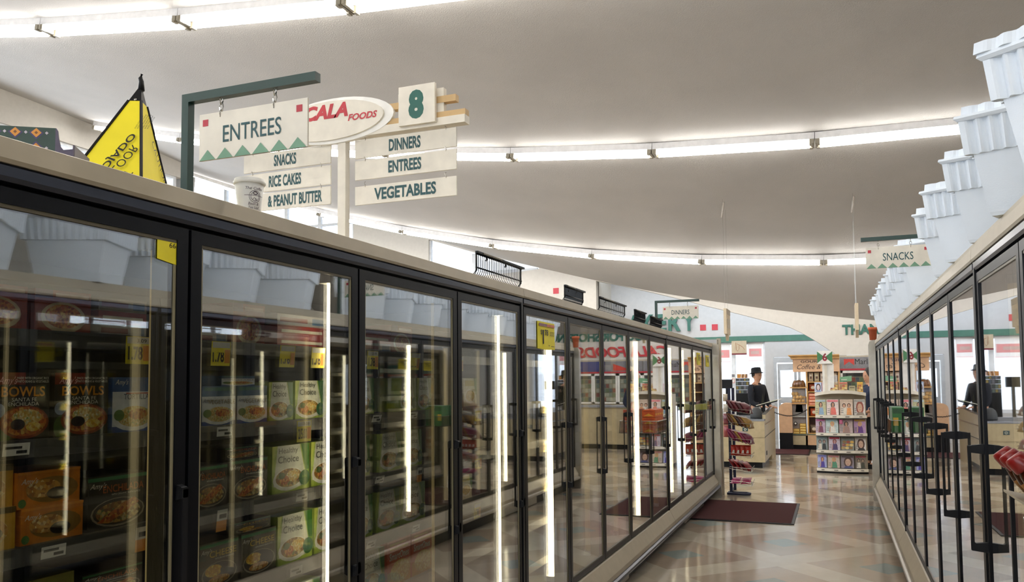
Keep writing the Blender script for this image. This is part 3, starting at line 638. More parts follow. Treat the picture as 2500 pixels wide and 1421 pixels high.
# paper cup
cx, cy = -1.56, 1.87
t = thing('paper_cup', 'white paper coffee cup with lid on the left freezer edge', 'cup', (cx, cy, TOP))
b = MB(); b.lathe([(.029,0),(.030,.002),(.0415,.098),(.041,.098)], (cx, cy, TOP), wht, 28)
lg = COL('#4a3a4a')
def on_cup(dx, dz, du, m=lg, w=.0012):
    pass
def cup_pt(a, z): r = .0302+.0113*z/.098; return Vector((cx+r*math.cos(a), cy+r*math.sin(a), TOP+z))
A0 = R(-24)
for rad in (.017, .0125):
    b.tube([cup_pt(A0+rad*math.cos(2*PI*k/24)/.036, .055+rad*math.sin(2*PI*k/24)) for k in range(25)], .0006, lg, 4)
b.tube([cup_pt(A0+u/.036, .058) for u in (-.03, -.02, -.01, 0, .01, .02, .028)], .0006, lg, 4)
b.tube([cup_pt(A0+.006*math.cos(2*PI*k/10)/.036, .065+.004*math.sin(2*PI*k/10)) for k in range(11)], .0012, lg, 4)
b.tube([cup_pt(A0+u/.036, v) for u, v in ((-.008,.045),(-.002,.052),(.006,.044),(.002,.05),(0,.04))], .0006, lg, 4)
def cup_word(s, a0, z, h):
    vs, fs, x0, x1, y0, y1 = text_geo(s, 0, .2); k = h/(y1-y0)
    b.add([cup_pt(a0+(p.x-(x0+x1)/2)*k/.036, z+(p.y-y0)*k)+Vector((math.cos(A0), math.sin(A0), 0))*.0008 for p in vs], fs, lg)
cup_word('The Coffee', A0-.05, .074, .008); cup_word('Bean &', A0-.1, .030, .008); cup_word('Tea Leaf', A0-.05, .020, .007)
b.build('cup_body', t)
b = MB(); b.lathe([(.0435,.094),(.0455,.096),(.0455,.102),(.043,.104),(.042,.110),(.038,.111),(.036,.108),(.006,.108)], (cx, cy, TOP), wht, 28); b.box(cx-.004, cx+.004, cy-.03, cy-.024, TOP+.108, TOP+.113, wht); b.build('lid', t)

# yellow pop-up wet floor cone
px, py = -1.86, 1.78
t = thing('wet_floor_cone', 'yellow fabric pop-up wet floor cone with black tip on the left freezer', 'floor sign', (px, py, TOP))
apex = Vector((-1.86, 1.755, 2.39)); base = [Vector(p+(1.995,)) for p in ((-1.93, 1.52), (-1.72, 1.63), (-1.88, 1.92), (-2.10, 1.70))]
tp = .15
def cl(i, f): return base[i]+(apex-base[i])*f
b = MB()
for i in range(4):
    j = (i+1) % 4; rowsn = 10; vs = []
    for k in range(rowsn+1):
        f = k/rowsn*(1-tp)
        for q in range(5):
            u = q/4; p = cl(i, f)*(1-u)+cl(j, f)*u; mid = (Vector((px, py, p.z))-p); mid.z = 0
            vs.append(p+mid*.03*4*u*(1-u)*(1-f))
    b.add(vs, [(k*5+q, k*5+q+1, (k+1)*5+q+1, (k+1)*5+q) for k in range(rowsn) for q in range(4)], yel2, True)
# words printed on the far side of the thin fabric, so they read mirrored
def face_frame(i, j):
    nr = (base[j]-base[i]).cross(apex-base[i]).normalized(); return nr if nr.dot(base[i]-Vector((-1.9, 1.75, 1.99))) > 0 else -nr
n0 = face_frame(0, 1); d1 = (Vector((-1.8264, 1.6876, 2.2208))-Vector((-1.8636, 1.6008, 2.0867))).normalized(); d2 = n0.cross(d1)
if d2.z > 0: d2 = -d2
o0 = Vector((-1.8636, 1.6008, 2.0867))+n0*.006
b.text('MOJADO', o0-d1*.01, d1, d2, .172, .026, ink, bold=.02); b.text('FLOOR', o0+d2*.034+d1*.015, d1, d2, .115, .024, ink, bold=.0)
b.text('WET', o0+d2*.070-d1*.01, d1, d2, .06, .024, ink)
for k in range(6): b.text('AVISO ATENCION PISO'[:19-2*abs(k-2)], o0+d1*(.180+.003*k)+d2*(.004+.006*k), (d1+Z_*.3).normalized(), d2, .055-.004*abs(k-2), .0042, ink)
n1 = face_frame(1, 2); r0 = Vector((-1.8346, 1.7664, 2.214))+n1*.005; d3 = (Vector((-1.8548, 1.8384, 2.105))-Vector((-1.8346, 1.7664, 2.214))).normalized(); d4 = n1.cross(d3)
if d4.dot(Vector((-1.8578, 1.8041, 2.2271))-r0) < 0: d4 = -d4
b.text('CAUTION', r0, d3, d4, .135, .030, ink, bold=-.01)
b.build('fabric', t)
b = MB()
for i in range(4): b.tube([cl(i, k/8*(1-tp)) for k in range(9)], .0045, black, 5)
b.build('edge_rib', t)
b = MB()
for i in range(4):
    j = (i+1) % 4; b.poly([cl(i, 1-tp)*1.0, cl(j, 1-tp), apex+(base[j]-apex)*.04, apex+(base[i]-apex)*.04], blackp)
b.tube([apex-Z_*.02, apex+Vector((.0,0,.008)), apex+Vector((-.004,0,.018)), apex+Vector((.002,0,.030))], [.010,.007,.0065,.004], blackp, 6); b.lathe([(.004,0),(.004,.002)], cl(0, .86)*.5+cl(1, .86)*.5, chrome, 8, axis=(.4,-.8,.2)); b.build('tip_strap', t)

# patterned carton left of the cone
t = thing('burrito_carton', 'dark green carton with orange diamonds, cut into an open tray, left of the yellow cone', 'carton', (-1.72, 1.28, TOP))
x0, x1, y0, y1 = -1.95, -1.52, 1.185, 1.40
dg = COL('#1f3a2c'); pur = COL('#3a2f57'); od = COL('#d08a2a'); bl = COL('#2c3590')
ux = Vector((.83, .555, 0)).normalized(); vx = Vector((-ux.y, ux.x, 0)); Lx = .24; Hx = .128; o = Vector((-1.698, 1.351, TOP))-ux*Lx
b = MB(); b.prism([o, o+ux*Lx, o+ux*Lx+Z_*Hx, o+Z_*Hx], vx*.004, dg)
nf = -vx
for yy in (.199, .154, .109):
    for zz in (.115, .079, .043, .01):
        for sz, m, e in ((.0165, pur, .0004), (.0115, od, .0008), (.004, COL('#7a4a1c'), .0012)):
            c = o+ux*yy+Z_*zz+nf*e; b.poly([c-ux*sz, c-Z_*min(sz, zz), c+ux*sz, c+Z_*min(sz, .126-zz)], m)
        c = o+ux*(yy+.0225)+Z_*zz+nf*.0008; b.poly([c-ux*.004, c-Z_*.004, c+ux*.004, c+Z_*.004], COL('#b9b0b8'))
c = o+ux*.02+Z_*.02+nf*.0016; b.poly([c, c+ux*.134, c+ux*.138+Z_*.066, c+ux*.132+Z_*.076, c+Z_*.076], COL('#8a7a50')); c = c+nf*.0004; b.poly([c, c+ux*.131, c+ux*.135+Z_*.064, c+ux*.129+Z_*.073, c+Z_*.073], bl)
b.text('BURRITO', c+nf*.0005+ux*.005+Z_*.016, ux, Z_, .118, .036, COL('#d8a04a')); b.text('RICE', c+nf*.0005+ux*.085+Z_*.058, ux, Z_, .03, .008, COL('#d9d3e0'))
b.build('printed_front', t)
b = MB(); a0 = o+ux*Lx; sx = Vector((.66, .75, 0)); k5 = .040/.14
prof = [(0,0),(.14,0),(.14,.092),(.132,.092),(.128,.082),(.06,.078),(.04,.085),(.025,.105),(.018,.122),(.006,.128),(0,.128)]
b.prism([a0+sx*(p*k5)+Z_*z for p, z in prof], vx*.004, COL('#5a5468'))
b.prism([a0+sx*.040, a0+sx*.040+vx*.12, a0+sx*.040+vx*.12+Z_*.092, a0+sx*.040+Z_*.092], -sx*.003, COL('#6a6274')); b.prism([o+vx*.12, a0+vx*.12, a0+vx*.12+Z_*.07, o+vx*.12+Z_*.07], vx*.003, COL('#6a6274')); b.prism([o, a0, a0+vx*.12, o+vx*.12], Z_*.003, COL('#6a6274')); b.build('cut_tray', t)

# black wire shelves left on the freezer top
def wire_rack(ya, yb, h, label, x=-1.50, depth=.22, strip=True, dense=26):
    t = thing('wire_shelf', label, 'wire shelf', (x-.05, (ya+yb)/2, TOP), 'black wire shelves on the left freezer top')
    b = MB(); n = dense; r = .0022; z0 = TOP+.006
    for i in range(n+1):
        y = ya+(yb-ya)*i/n
        b.tube([(x-depth, y, z0), (x-.02, y, z0), (x-.006, y, z0+.006), (x, y, z0+.02), (x, y, z0+h)], r, black, 4)
    b.build('wire_grid', t)
    b = MB()
    for y in (ya, yb): b.tube([(x-depth, y, z0), (x-.02, y, z0), (x, y, z0+.022), (x, y, z0+h)], .0045, black, 6)
    for q, z in ((x, z0+h), (x, z0+.035), (x-depth, z0), (x-depth*.5, z0-.003)): b.tube([(q, ya-.005, z), (q, yb+.01, z)], .004, black, 6)
    b.build('frame', t)
    b = MB(); b.box(x-.004, x+.010, ya-.004, yb+.035, z0+h+.002, z0+h+.012, blackp); b.box(x+.010, x+.013, ya+.1*(yb-ya), ya+.5*(yb-ya), z0+h+.004, z0+h+.011, COL('#6b6048'))
    for f in (.2, .62):
        y = ya+(yb-ya)*f; b.tube([(x, y, z0+h), (x+.004, y, z0+h-.012), (x+.004, y-.01, z0+h-.022), (x+.004, y-.02, z0+h-.018)], .003, blackp, 5)
    b.build('price_rail', t)
wire_rack(3.34, 3.90, .098, 'black wire shelf with price rail, nearest of those on the left freezer top', depth=.10)
wire_rack(4.64, 5.02, .085, 'black wire shelf on the left freezer in front of the lone red wall square', depth=.25, dense=34)
wire_rack(5.42, 6.15, .088, 'widest black wire shelf, third along the left freezer top', depth=.20, dense=24)
wire_rack(6.48, 6.88, .085, 'black wire shelf just before the last one on the left freezer top', depth=.2, dense=36)
wire_rack(7.10, 7.60, .075, 'black wire shelf nearest the dinners sign on the left freezer top', depth=.1, dense=40)

# ------------------------------------------------------------------ foam coolers on the right freezers
def cooler_mesh():
    b = MB(); W = .46; Ly = .40; H = .345
    def ring(hw, hl, z, flute=0, n=12):
        pts = []
        for (p, q) in (((-1,-1),(1,-1)),((1,-1),(1,1)),((1,1),(-1,1)),((-1,1),(-1,-1))):
            for i in range(n*6):
                u = i/(n*6); x = p[0]+(q[0]-p[0])*u; y = p[1]+(q[1]-p[1])*u
                f = flute*(.5+.5*math.cos(2*PI*i/6)) if .04 < u < .96 else 0
                nx, ny = (0, p[1]) if p[1] == q[1] else (p[0], 0)
                pts.append(Vector((x*hw-nx*f, y*hl-ny*f, z)))
        return pts
    def skin_(rings):
        n = len(rings[0]); vs = [p for r in rings for p in r]
        fs = [(i*n+k, i*n+(k+1) % n, (i+1)*n+(k+1) % n, (i+1)*n+k) for i in range(len(rings)-1) for k in range(n)]
        b.add(vs, fs+[tuple(range(n))[::-1], tuple((len(rings)-1)*n+k for k in range(n))], foam)
    skin_([ring(W*.33, Ly*.34, 0), ring(W*.34, Ly*.35, .012), ring(W*.415, Ly*.42, .215)])
    body = b.build('cooler_body'); b = MB()
    skin_([ring(W*.46, Ly*.46, .205, .017), ring(W*.485, Ly*.485, .318, .017)])
    skin_([ring(W*.49, Ly*.49, .316), ring(W*.51, Ly*.51, .325), ring(W*.505, Ly*.505, .334)])
    band = b.build('fluted_rim'); b = MB()
    skin_([ring(W*.47, Ly*.47, .334, .010, 9), ring(W*.465, Ly*.465, .365, .010, 9)])
    lid = b.build('lid')
    return body, band, lid
cm = cooler_mesh()
ys_c = [2.42, 3.0, 3.57, 4.135, 4.71, 5.74, 6.21, 6.76, 7.33, 7.86, 8.39, 9.0, 9.6, 10.2]
cnames = ['nearest white foam cooler on the right freezer, cut by the photo edge', 'second nearest white foam cooler, whole fluted rim showing', 'third white foam cooler, tucked behind the second', 'fourth white foam cooler, second before the snacks sign post', 'fifth white foam cooler, last before the snacks sign post',
 'first white foam cooler past the snacks sign post', 'second white foam cooler past the snacks sign post', 'third white foam cooler past the snacks sign post', 'fourth white foam cooler past the snacks sign post', 'fifth white foam cooler past the snacks sign post',
 'fourth from last white foam cooler on the right freezer', 'third from last white foam cooler on the right freezer', 'second from last white foam cooler on the right freezer', 'last white foam cooler, nearest the terracotta pot']
rnd = random.Random(3)
for i, y in enumerate(ys_c):
    t = bpy.data.objects.new('foam_cooler', None); C.objects.link(t)
    jit = [-.04, 0, .06, 0, .05, -.02, .06, -.02, .04, 0, .0, .05, -.02, 0][i]
    ang = [-40, -26, -25, -33, -27, -36, -24, -31, -26, -29, -34, -25, -30, -27][i]; ca, sa = math.cos(R(ang)), math.sin(R(ang)); hx, hy_ = .46*.335, .40*.345
    t.location = (.491+jit*.25+ca*hx-sa*hy_, y+sa*hx+ca*hy_, 2.036); t.rotation_euler = (0, 0, R(ang))
    tag(t, cnames[i], 'foam cooler', 'white foam coolers on the right freezer')
    for m in cm:
        c = m.copy(); C.objects.link(c); c.parent = t
        if i == 0 and m.name.startswith('lid'): c.scale = (1.10, 1.12, 1)
for m in cm: bpy.data.objects.remove(m)
# terracotta pot on the end panel
b = MB(); ter = mat('terracotta', '#c0603c', .8)
b.lathe([(.040,0),(.048,.125),(.055,.125),(.057,.158),(.050,.158),(.045,.11)], (.468, 11.04, 1.992), ter, 18)
tag(b.build('flower_pot', org=(.468, 11.04, 1.992)), 'small terracotta pot on the far steel end of the right freezer', 'flower pot')

# ------------------------------------------------------------------ price signs hung on the left doors
def price_sign(y, z0, w, h, label, big=True, x=None):
    x = x or LX-.0035; b = MB()
    b.prism([(x, y, z0), (x+.004, y+w*.5, z0-.004), (x, y+w, z0), (x-.002, y+w, z0+h), (x, y, z0+h)], (.0016, 0, 0), yellow)
    xf = x+.0060
    if big:
        for i, m in enumerate(('#8b5a6a', '#8b5a6a', '#c26a4a', '#c26a4a')): b.box(xf-.001, xf, y+w*(.06+.225*i), y+w*(.06+.225*i+.205), z0+h*.83, z0+h*.93, COL(m))
        b.text('$', (xf, y+w*.13, z0+h*.50), Y_, Z_, w*.1, h*.2, ink); b.text('1', (xf, y+w*.25, z0+h*.18), Y_, Z_, w*.07, h*.52, ink, bold=.0); b.text('78', (xf, y+w*.37, z0+h*.50), Y_, Z_, w*.2, h*.22, ink, bold=.02)
        for k in range(3): b.box(xf-.001, xf, y+w*.68, y+w*.92, z0+h*(.52+.06*k), z0+h*(.54+.06*k), COL('#8a7a20'))
        b.box(xf-.001, xf, y+w*.6, y+w*.66, z0+h*.12, z0+h*.15, COL('#8a7a20')); b.box(xf-.001, xf, y+w*.75, y+w*.92, z0+h*.1, z0+h*.13, COL('#8a7a20'))
    else:
        b.text('78', (xf, y+w*.2, z0+h*.35), Y_, Z_, w*.5, h*.35, ink); b.box(xf-.001, xf, y+w*.1, y+w*.85, z0+h*.75, z0+h*.85, COL('#a08a20'))
    tag(b.build('price_sign', org=(x, y, z0)), label, 'price sign', 'yellow price signs on the left doors')
price_sign(4.06, 1.688, .288, .148, 'large yellow one dollar seventy-eight sign hung on a left freezer door')
price_sign(4.32, 1.735, .15, .065, 'smaller yellow sign half hidden behind the large yellow price sign', False, LX-.06)
price_sign(9.49, 1.69, .26, .14, 'yellow sign on the second door from the far end of the left freezers', False)
price_sign(10.2, 1.68, .26, .14, 'yellow sign on the last left door, nearest the steel end panel', False)
t = thing('shelf_sign', 'tilted yellow sign facing inward at the top of the nearest left door', 'price sign', (LX-.012, 1.48, 1.80))
b = MB(); b.prism([(LX-.004, 1.442, 1.807), (LX-.004, 1.512, 1.797), (LX-.004, 1.512, 1.853), (LX-.004, 1.442, 1.856)], (.0015, 0, 0), yellow); b.text('99', (LX-.0020, 1.498, 1.850), -Y_, -Z_, .020, .012, ink); b.box(LX-.00205, LX-.0020, 1.500, 1.503, 1.812, 1.845, ink)
b.build('card', t); b = MB(); b.prism([(LX-.0052, 1.437, 1.80), (LX-.0052, 1.516, 1.79), (LX-.0052, 1.516, 1.858), (LX-.0052, 1.437, 1.858)], (-.001, 0, 0), clear); b.build('holder', t)

# ------------------------------------------------------------------ racks hung on the doors
def hung_basket(x, sg, y0, y1, z0, z1, dp, label):
    t = thing('door_basket', label, 'basket', (x+sg*dp/2, (y0+y1)/2, z0))
    b = MB(); a, c = x, x+sg*dp
    b.box(a, c, y0, y1, z0, z0+.003, clear); b.box(a, c, y0, y0+.003, z0, z1, clear); b.box(a, c, y1-.003, y1, z0, z1, clear); b.box(c-sg*.003, c, y0, y1, z0, z1, clear); b.build('clear_tray', t, fix=True)
    b = MB(); n = 14
    for i in range(n+1):
        y = y0+(y1-y0)*i/n; b.tube([(c, y, z1), (c+sg*.006, y, z0)], .0018, chrome, 4)
    b.tube([(a, y0, z1), (c, y0, z1), (c, y1, z1), (a, y1, z1)], .003, chrome, 5); b.build('wire_front', t)
    return t
hung_basket(LX+.012, 1, 6.44, 6.80, 1.085, 1.185, .135, 'wire and plastic basket of orange cartons hung on a left door')
orc = COL('#cf5a1c'); k = 0
for r_ in range(3):
    for c_ in range(4):
        b = MB(); y = 6.46+.082*c_; z = 1.092+.062*r_; b.box(LX+.02, LX+.125, y, y+.078, z, z+.059, orc)
        yy = y-.0006; b.poly([(LX+.03, yy, z+.008), (LX+.115, yy, z+.008), (LX+.072, yy, z+.030)], COL('#e0a02a')); b.box(LX+.03, LX+.115, yy, y, z+.040, z+.050, COL('#b5431a'))
        b.box(LX+.125, LX+.1256, y+.008, y+.07, z+.015, z+.03, COL('#e0a02a'))
        k += 1
        tag(b.build('orange_carton', org=(LX+.07, y+.04, z)), 'small orange carton in the door basket, %s layer, %s from the near end' % (('bottom', 'middle', 'top')[r_], ORD[c_]), 'carton', 'orange cartons in the left door basket')
hung_basket(RX-.012, -1, 6.62, 6.98, 1.105, 1.20, .10, 'clear basket of green cartons hung on a right door')
for i in range(4):
    b = MB(); y = 6.64+.083*i; b.box(RX-.10, RX-.02, y, y+.078, 1.112, 1.295, COL('#2f6b35')); b.box(RX-.095, RX-.06, y-.0006, y, 1.16, 1.22, COL('#c9a23a')); b.box(RX-.095, RX-.025, y-.0006, y, 1.25, 1.285, COL('#1f4a26'))
    tag(b.build('green_carton', org=(RX-.06, y+.04, 1.11)), 'tall green carton in the right door basket, %s from the near end' % ORD[i], 'carton', 'green cartons in the right door basket')
t = thing('packet_tray', 'clear plastic tray of yellow green packets on the far left doors', 'tray', (LX+.07, 9.25, 1.18))
b = MB(); x0, x1, y0, y1, z0, z1 = LX+.01, LX+.16, 9.10, 9.42, 1.175, 1.275
b.box(x0, x1, y0, y1, z0, z0+.003, clear); b.box(x1-.003, x1, y0, y1, z0, z1, clear); b.box(x0, x1, y0, y0+.003, z0, z1, clear); b.box(x0, x1, y1-.003, y1, z0, z1, clear); b.build('clear_tray', t)
for i in range(6):
    b = MB(); y = 9.12+.046*i; b.obox((LX+.085, y+.02, z0+.038), Vector((.06, .005, .004)), (0, .017, 0), (-.004, 0, .030), COL(('#b9b03a', '#9aa043')[i % 2]))
    tag(b.build('snack_packet', org=(LX+.085, y, z0)), '%s yellow green packet from the near end of the clear door tray' % ORD[i], 'packet', 'packets in the clear door tray')
# bottles with red caps at the right edge
t = thing('door_basket', 'cream edged wire basket on the nearest right door holding red-capped bottles', 'basket', (.44, 2.22, 1.10))
b = MB(); b.prism([(.394, 2.02, 1.225), (.394, 2.40, 1.225), (.482, 2.40, 1.205), (.482, 2.02, 1.205)], (0, 0, -.006), cream); b.build('tray_lip', t)
b = MB()
for i in range(7):
    y = 2.04+.055*i; b.tube([(.482, y, 1.20), (.445, y, 1.19), (.432, y, 1.16), (.434, y, 1.13), (.45, y, 1.115), (.482, y, 1.115)], .003, chrome, 6)
b.build('wire', t)
sauce = mat('brown sauce', '#3a1a08', .15); capr = mat('red cap', '#861a18', .3)
for i, y in enumerate((2.335, 2.255, 2.175)):
    t = thing('sauce_bottle', 'tilted brown bottle with red cap in the right door basket, %s' % ('farthest of the row', 'middle of the row', 'nearest of the row')[i], 'bottle', (.44, y, 1.24), 'red-capped bottles on the right door')
    ax_ = Vector((-.50, .12, .62)).normalized(); c0 = Vector((.452, y-.03, 1.237))
    b = MB(); b.lathe([(.026,0),(.028,.01),(.028,.05),(.022,.075),(.015,.088)], c0, sauce, 18, axis=ax_); b.build('bottle_body', t)
    b = MB(); b.lathe([(.022,.082),(.0235,.086),(.0235,.112),(.021,.119),(.015,.121)], c0, capr, 18, axis=ax_); b.build('cap', t)
    b = MB(); b.lathe([(.0285,.014),(.0285,.046)], c0, COL('#8a5a1e'), 18, axis=ax_); b.build('paper_label', t)

# ------------------------------------------------------------------ mats
t = thing('shelf_end', 'cream slotted shelf upright with back panel behind the far steel end of the left freezer', 'shelving', (-1.9, 10.98, 0))
b = MB(); b.box(-1.435, -1.385, 10.96, 11.02, 0, 2.06, cream)
for i in range(3): b.box(-1.425, -1.415, 10.957, 10.96, 1.985+.022*i, 1.998+.022*i, black)
b.build('upright', t); b = MB(); b.box(-2.45, -1.436, 10.97, 10.99, .1, 2.05, wallg); b.build('back_panel', t)
def mat_thing(x0, x1, y0, y1, label):
    b = MB(); b.box(x0, x1, y0, y1, .0005, .010, blackp); b.box(x0+.03, x1-.03, y0+.03, y1-.03, .010, .013, maroon)
    tag(b.build('floor_mat', org=((x0+x1)/2, (y0+y1)/2, 0)), label, 'mat', 'maroon floor mats')
mat_thing(-1.85, -.43, 8.95, 10.45, 'large maroon mat across the aisle end, in front of the snack rack')
mat_thing(-1.45, -.50, 17.2, 18.5, 'far maroon mat in front of the coffee display')
b = MB()
# ------------------------------------------------------------------ snack rack
t = thing('snack_rack', 'dark blue wire rack of snack bags at the end of the left freezers', 'snack rack', (-1.30, 11.15, 0))
rx, ry = -1.31, 11.12; nb = mat('dark blue steel', '#171d3a', .4)
b = MB(); b.box(rx-.018, rx+.018, ry-.018, ry+.018, 0, 1.40, nb); b.box(rx-.018, rx+.018, ry+.42, ry+.455, 0, 1.40, nb); b.build('upright', t)
b = MB(); b.tube([(rx-.04, ry-.12, .02), (rx+.20, ry-.12, .02), (rx+.245, ry-.09, .02), (rx+.245, ry-.04, .02), (rx+.20, ry, .02), (rx-.04, ry, .02)], .017, nb, 8); b.tube([(rx-.02, ry, .02), (rx-.02, ry+.5, .02)], .017, nb, 6); b.build('foot', t)
LV = [(1.075, 'r'), (.895, 'g'), (.69, 'm'), (.495, 'o'), (.315, 's'), (.135, 'p')]
bagc = {'r': ('#5a1520', '#6d1c28', '#48101a'), 'g': ('#6a3a1c', '#94702c', '#3a1a18'), 'm': ('#8a1c4a', '#6d1436', '#8f6a24'), 'o': ('#b5301c', '#a52418', '#b83a22'), 's': ('#7a1418', '#8f1a1c', '#5d1015'), 'p': ('#b0306a', '#9a2450', '#b23a5a')}
bagn = {'r': 'dark red snack bag', 'g': 'brown and gold snack bag', 'm': 'magenta or gold snack bag', 'o': 'bright red snack pouch', 's': 'slim dark red snack pouch', 'p': 'pink snack bag'}
LVN = {'r': 'top', 'g': 'second', 'm': 'third', 'o': 'fourth', 's': 'fifth', 'p': 'bottom'}
for z, kd in LV:
    b = MB()
    for yy in (ry-.12, ry+.02, ry+.16, ry+.30): b.tube([(rx, yy, z+.03), (rx+.27, yy, z-.01), (rx+.275, yy, z+.04)], .003, chrome, 5)
    for xx, dz in ((rx+.02, .027), (rx+.14, .01), (rx+.275, -.01), (rx+.275, .035)): b.tube([(xx, ry-.13, z+dz), (xx, ry+.31, z+dz)], .003, chrome, 5)
    b.tube([(rx, ry-.13, z+.055), (rx+.275, ry-.13, z+.035)], .003, chrome, 5); b.box(rx+.272, rx+.278, ry-.12, ry+.0, z-.005, z+.03, paper)
    b.build('wire_tray', t)
def bag(b, c, ax, up, w, h, dp, m):
    """a pillow bag: crimped flat ends, fat middle"""
    c = Vector(c); ax = Vector(ax).normalized(); up = Vector(up).normalized(); nn = ax.cross(up); n = 8; vs = []
    for j in range(7):
        v = j/6; f = math.sin(PI*min(1, max(0, (v-.08)/.84)))**.6 if .08 < v < .92 else .03
        for k in range(n*2):
            a = 2*PI*k/(n*2); vs.append(c+up*(v-.5)*h+ax*(math.cos(a)*w/2*(1-.06*f))+nn*(math.sin(a)*dp/2*f))
    q = n*2
    b.add(vs, [(j*q+k, j*q+(k+1) % q, (j+1)*q+(k+1) % q, (j+1)*q+k) for j in range(6) for k in range(q)]+[tuple(range(q))[::-1], tuple(6*q+k for k in range(q))], m, True)
for z, kd in LV:
    nbag = {'r': 4, 'g': 5, 'm': 5, 'o': 4, 's': 4, 'p': 2}[kd]
    for i in range(nbag):
        c = COL(bagc[kd][i % 3]); b = MB()
        if kd == 'o': bag(b, (rx+.05+.06*i, ry-.04, z+.085), (.9, .45, 0), (0, 0, 1), .085, .14, .035, c); b.box(rx+.03+.06*i, rx+.06+.06*i, ry-.062, ry-.058, z+.05, z+.09, paper)
        elif kd == 'p': bag(b, (rx+.07+.13*i, ry-.04, z+.05), (1, 0, .1), (0, 1, .3), .13, .2, .05, c)
        else: bag(b, (rx+.045+.235*i/nbag, ry-.03, z+.095-.02*i*.6), (.25, .95, 0), (-.55, 0, .8), .20, .185 if kd != 's' else .14, .11 if kd != 's' else .045, c)
        tag(b.build('snack_bag', org=(rx+.05+.06*i, ry, z)), '%s, %s from the post, %s tray of the snack rack' % (bagn[kd], ORD[i], LVN[kd]), 'snack bag', 'snack bags on the wire rack')
# hooks of red bags and leaflets on the near side of the rack
for i, (z, c, h, n_) in enumerate(((1.27, '#c9b79a', .10, 'pale pack'), (1.13, '#d5cbb8', .11, 'white and brown pack'), (.98, '#7a1a20', .15, 'red hanging bag'), (.82, '#a02a26', .16, 'bright red hanging bag'))):
    b = MB(); bag(b, (rx-.05, ry+.12, z), (.8, -.6, 0), (0, 0, 1), .13, h, .05, COL(c)); tag(b.build('hanging_pack', org=(rx-.05, ry+.12, z)), '%s clipped to the left of the snack rack post' % n_, 'snack bag')

# ------------------------------------------------------------------ checkout
t = thing('checkout_counter', 'cream checkout counter with grey top and black base, left of the far aisle', 'checkout', (-2.0, 15.6, 0))
beige = mat('beige laminate', '#b5a684', .4)
x0, x1, y0, y1 = -2.75, -1.13, 14.45, 17.1; ym = 16.1
b = MB(); b.box(x0, x1, y0, ym, .10, .80, beige); b.box(x1-.06, x1, ym, y1, .0, .80, beige); b.box(x0+.002, x1+.004, y0-.008, y0, .525, .795, beige); b.box(x1, x1+.006, y0+.05, y1, .52, .53, blackp); b.box(x1, x1+.008, y0+.3, y0+.42, .20, .27, blackp); b.build('counter_body', t)
b = MB(); b.box(x0+.05, x1-.05, y0+.06, ym-.06, 0, .10, black); b.build('toe_kick', t)
b = MB(); b.box(x0, x1+.0, y0-.01, ym, .80, .83, mat('grey laminate', '#8d9097', .25)); b.box(x0+.3, x1-.18, y0+.12, ym-.2, .83, .835, mat('conveyor belt', '#4a4d52', .6)); b.build('counter_top', t)
b = MB(); b.prism([(x1-.05, y0+.25, .74), (x1-.05, y1, .74), (x1-.05, y1, .98), (x1-.05, y0+.25, .90)], (.0535, 0, 0), beige)
b.box(x1-.002, x1+.008, y0+.2, y1, .73, .75, chrome); b.prism([(x1-.055, y0+.25, .90), (x1-.055, y1, .98), (x1-.055, y1, .995), (x1-.055, y0+.25, .915)], (.06, 0, 0), chrome); b.build('side_rail', t)
b = MB(); b.box(-1.49, -1.40, y0-.014, y0-.008, .625, .69, COL('#2c4a52')); b.disc((-1.445, y0-.0145, .657), X_, Z_, .022, .022, COL('#d0c9b0')); b.disc((-1.445, y0-.015, .657), X_, Z_, .013, .013, COL('#3a5a6a')); tag(b.build('sticker', org=(-1.44, y0, .65)), 'small dark blue sticker with a pale round emblem on the checkout front', 'sticker')
b = MB(); b.lathe([(.10,0),(.105,.03),(.10,.10),(.08,.16),(.045,.19),(.01,.20)], (-1.28, 14.75, .832), mat('dark grey cover', '#3a3c3d', .6), 20); tag(b.build('counter_cover', org=(-1.28, 14.75, .83)), 'dark grey rounded cover standing on the checkout top', 'cover')
# pole stand with papers
t = thing('reading_stand', 'white and black stand with a tilted tray of papers beside the person in the hat', 'stand', (-1.2, 15.95, .83))
b = MB(); b.box(-1.27, -1.22, 15.92, 15.98, .835, 1.08, black); b.box(-1.375, -1.30, 15.9, 16.0, .835, 1.02, wht); b.build('post', t)
b = MB(); b.prism([(-1.40, 15.85, .985), (-1.00, 15.85, 1.10), (-1.00, 15.85, 1.12), (-1.40, 15.85, 1.005)], (0, .22, 0), blackp); b.build('tray', t)
for i in range(4):
    b = MB(); c = COL(('#d8d4c2', '#9fae7a', '#c9c0a6', '#e6e2d6')[i]); a = .02*i
    b.prism([(-1.38+.1*i, 15.84+a, 1.018+.03*i), (-1.10+.06*i, 15.84+a, 1.098+.015*i), (-1.10+.06*i, 15.84+a, 1.108+.015*i), (-1.38+.1*i, 15.84+a, 1.028+.03*i)], (0, .2, 0), c)
    tag(b.build('magazine', org=(-1.2, 15.94, 1.05+.02*i)), '%s magazine from below in the loose stack on the reading stand' % ORD[i], 'magazine', 'loose magazines on the reading stand')
b = MB(); pts = [(-1.13+.58*i/120, 16.9+1.5*i/120, .86-.10*math.sin(PI*i/120)+.012*math.sin(i*1.3)) for i in range(121)]; b.tube(pts, .006, blackp, 5); tag(b.build('coiled_cord', org=(-1.1, 16.9, .85)), 'dark coiled cord hanging across the checkout lane to the coffee display', 'cord')
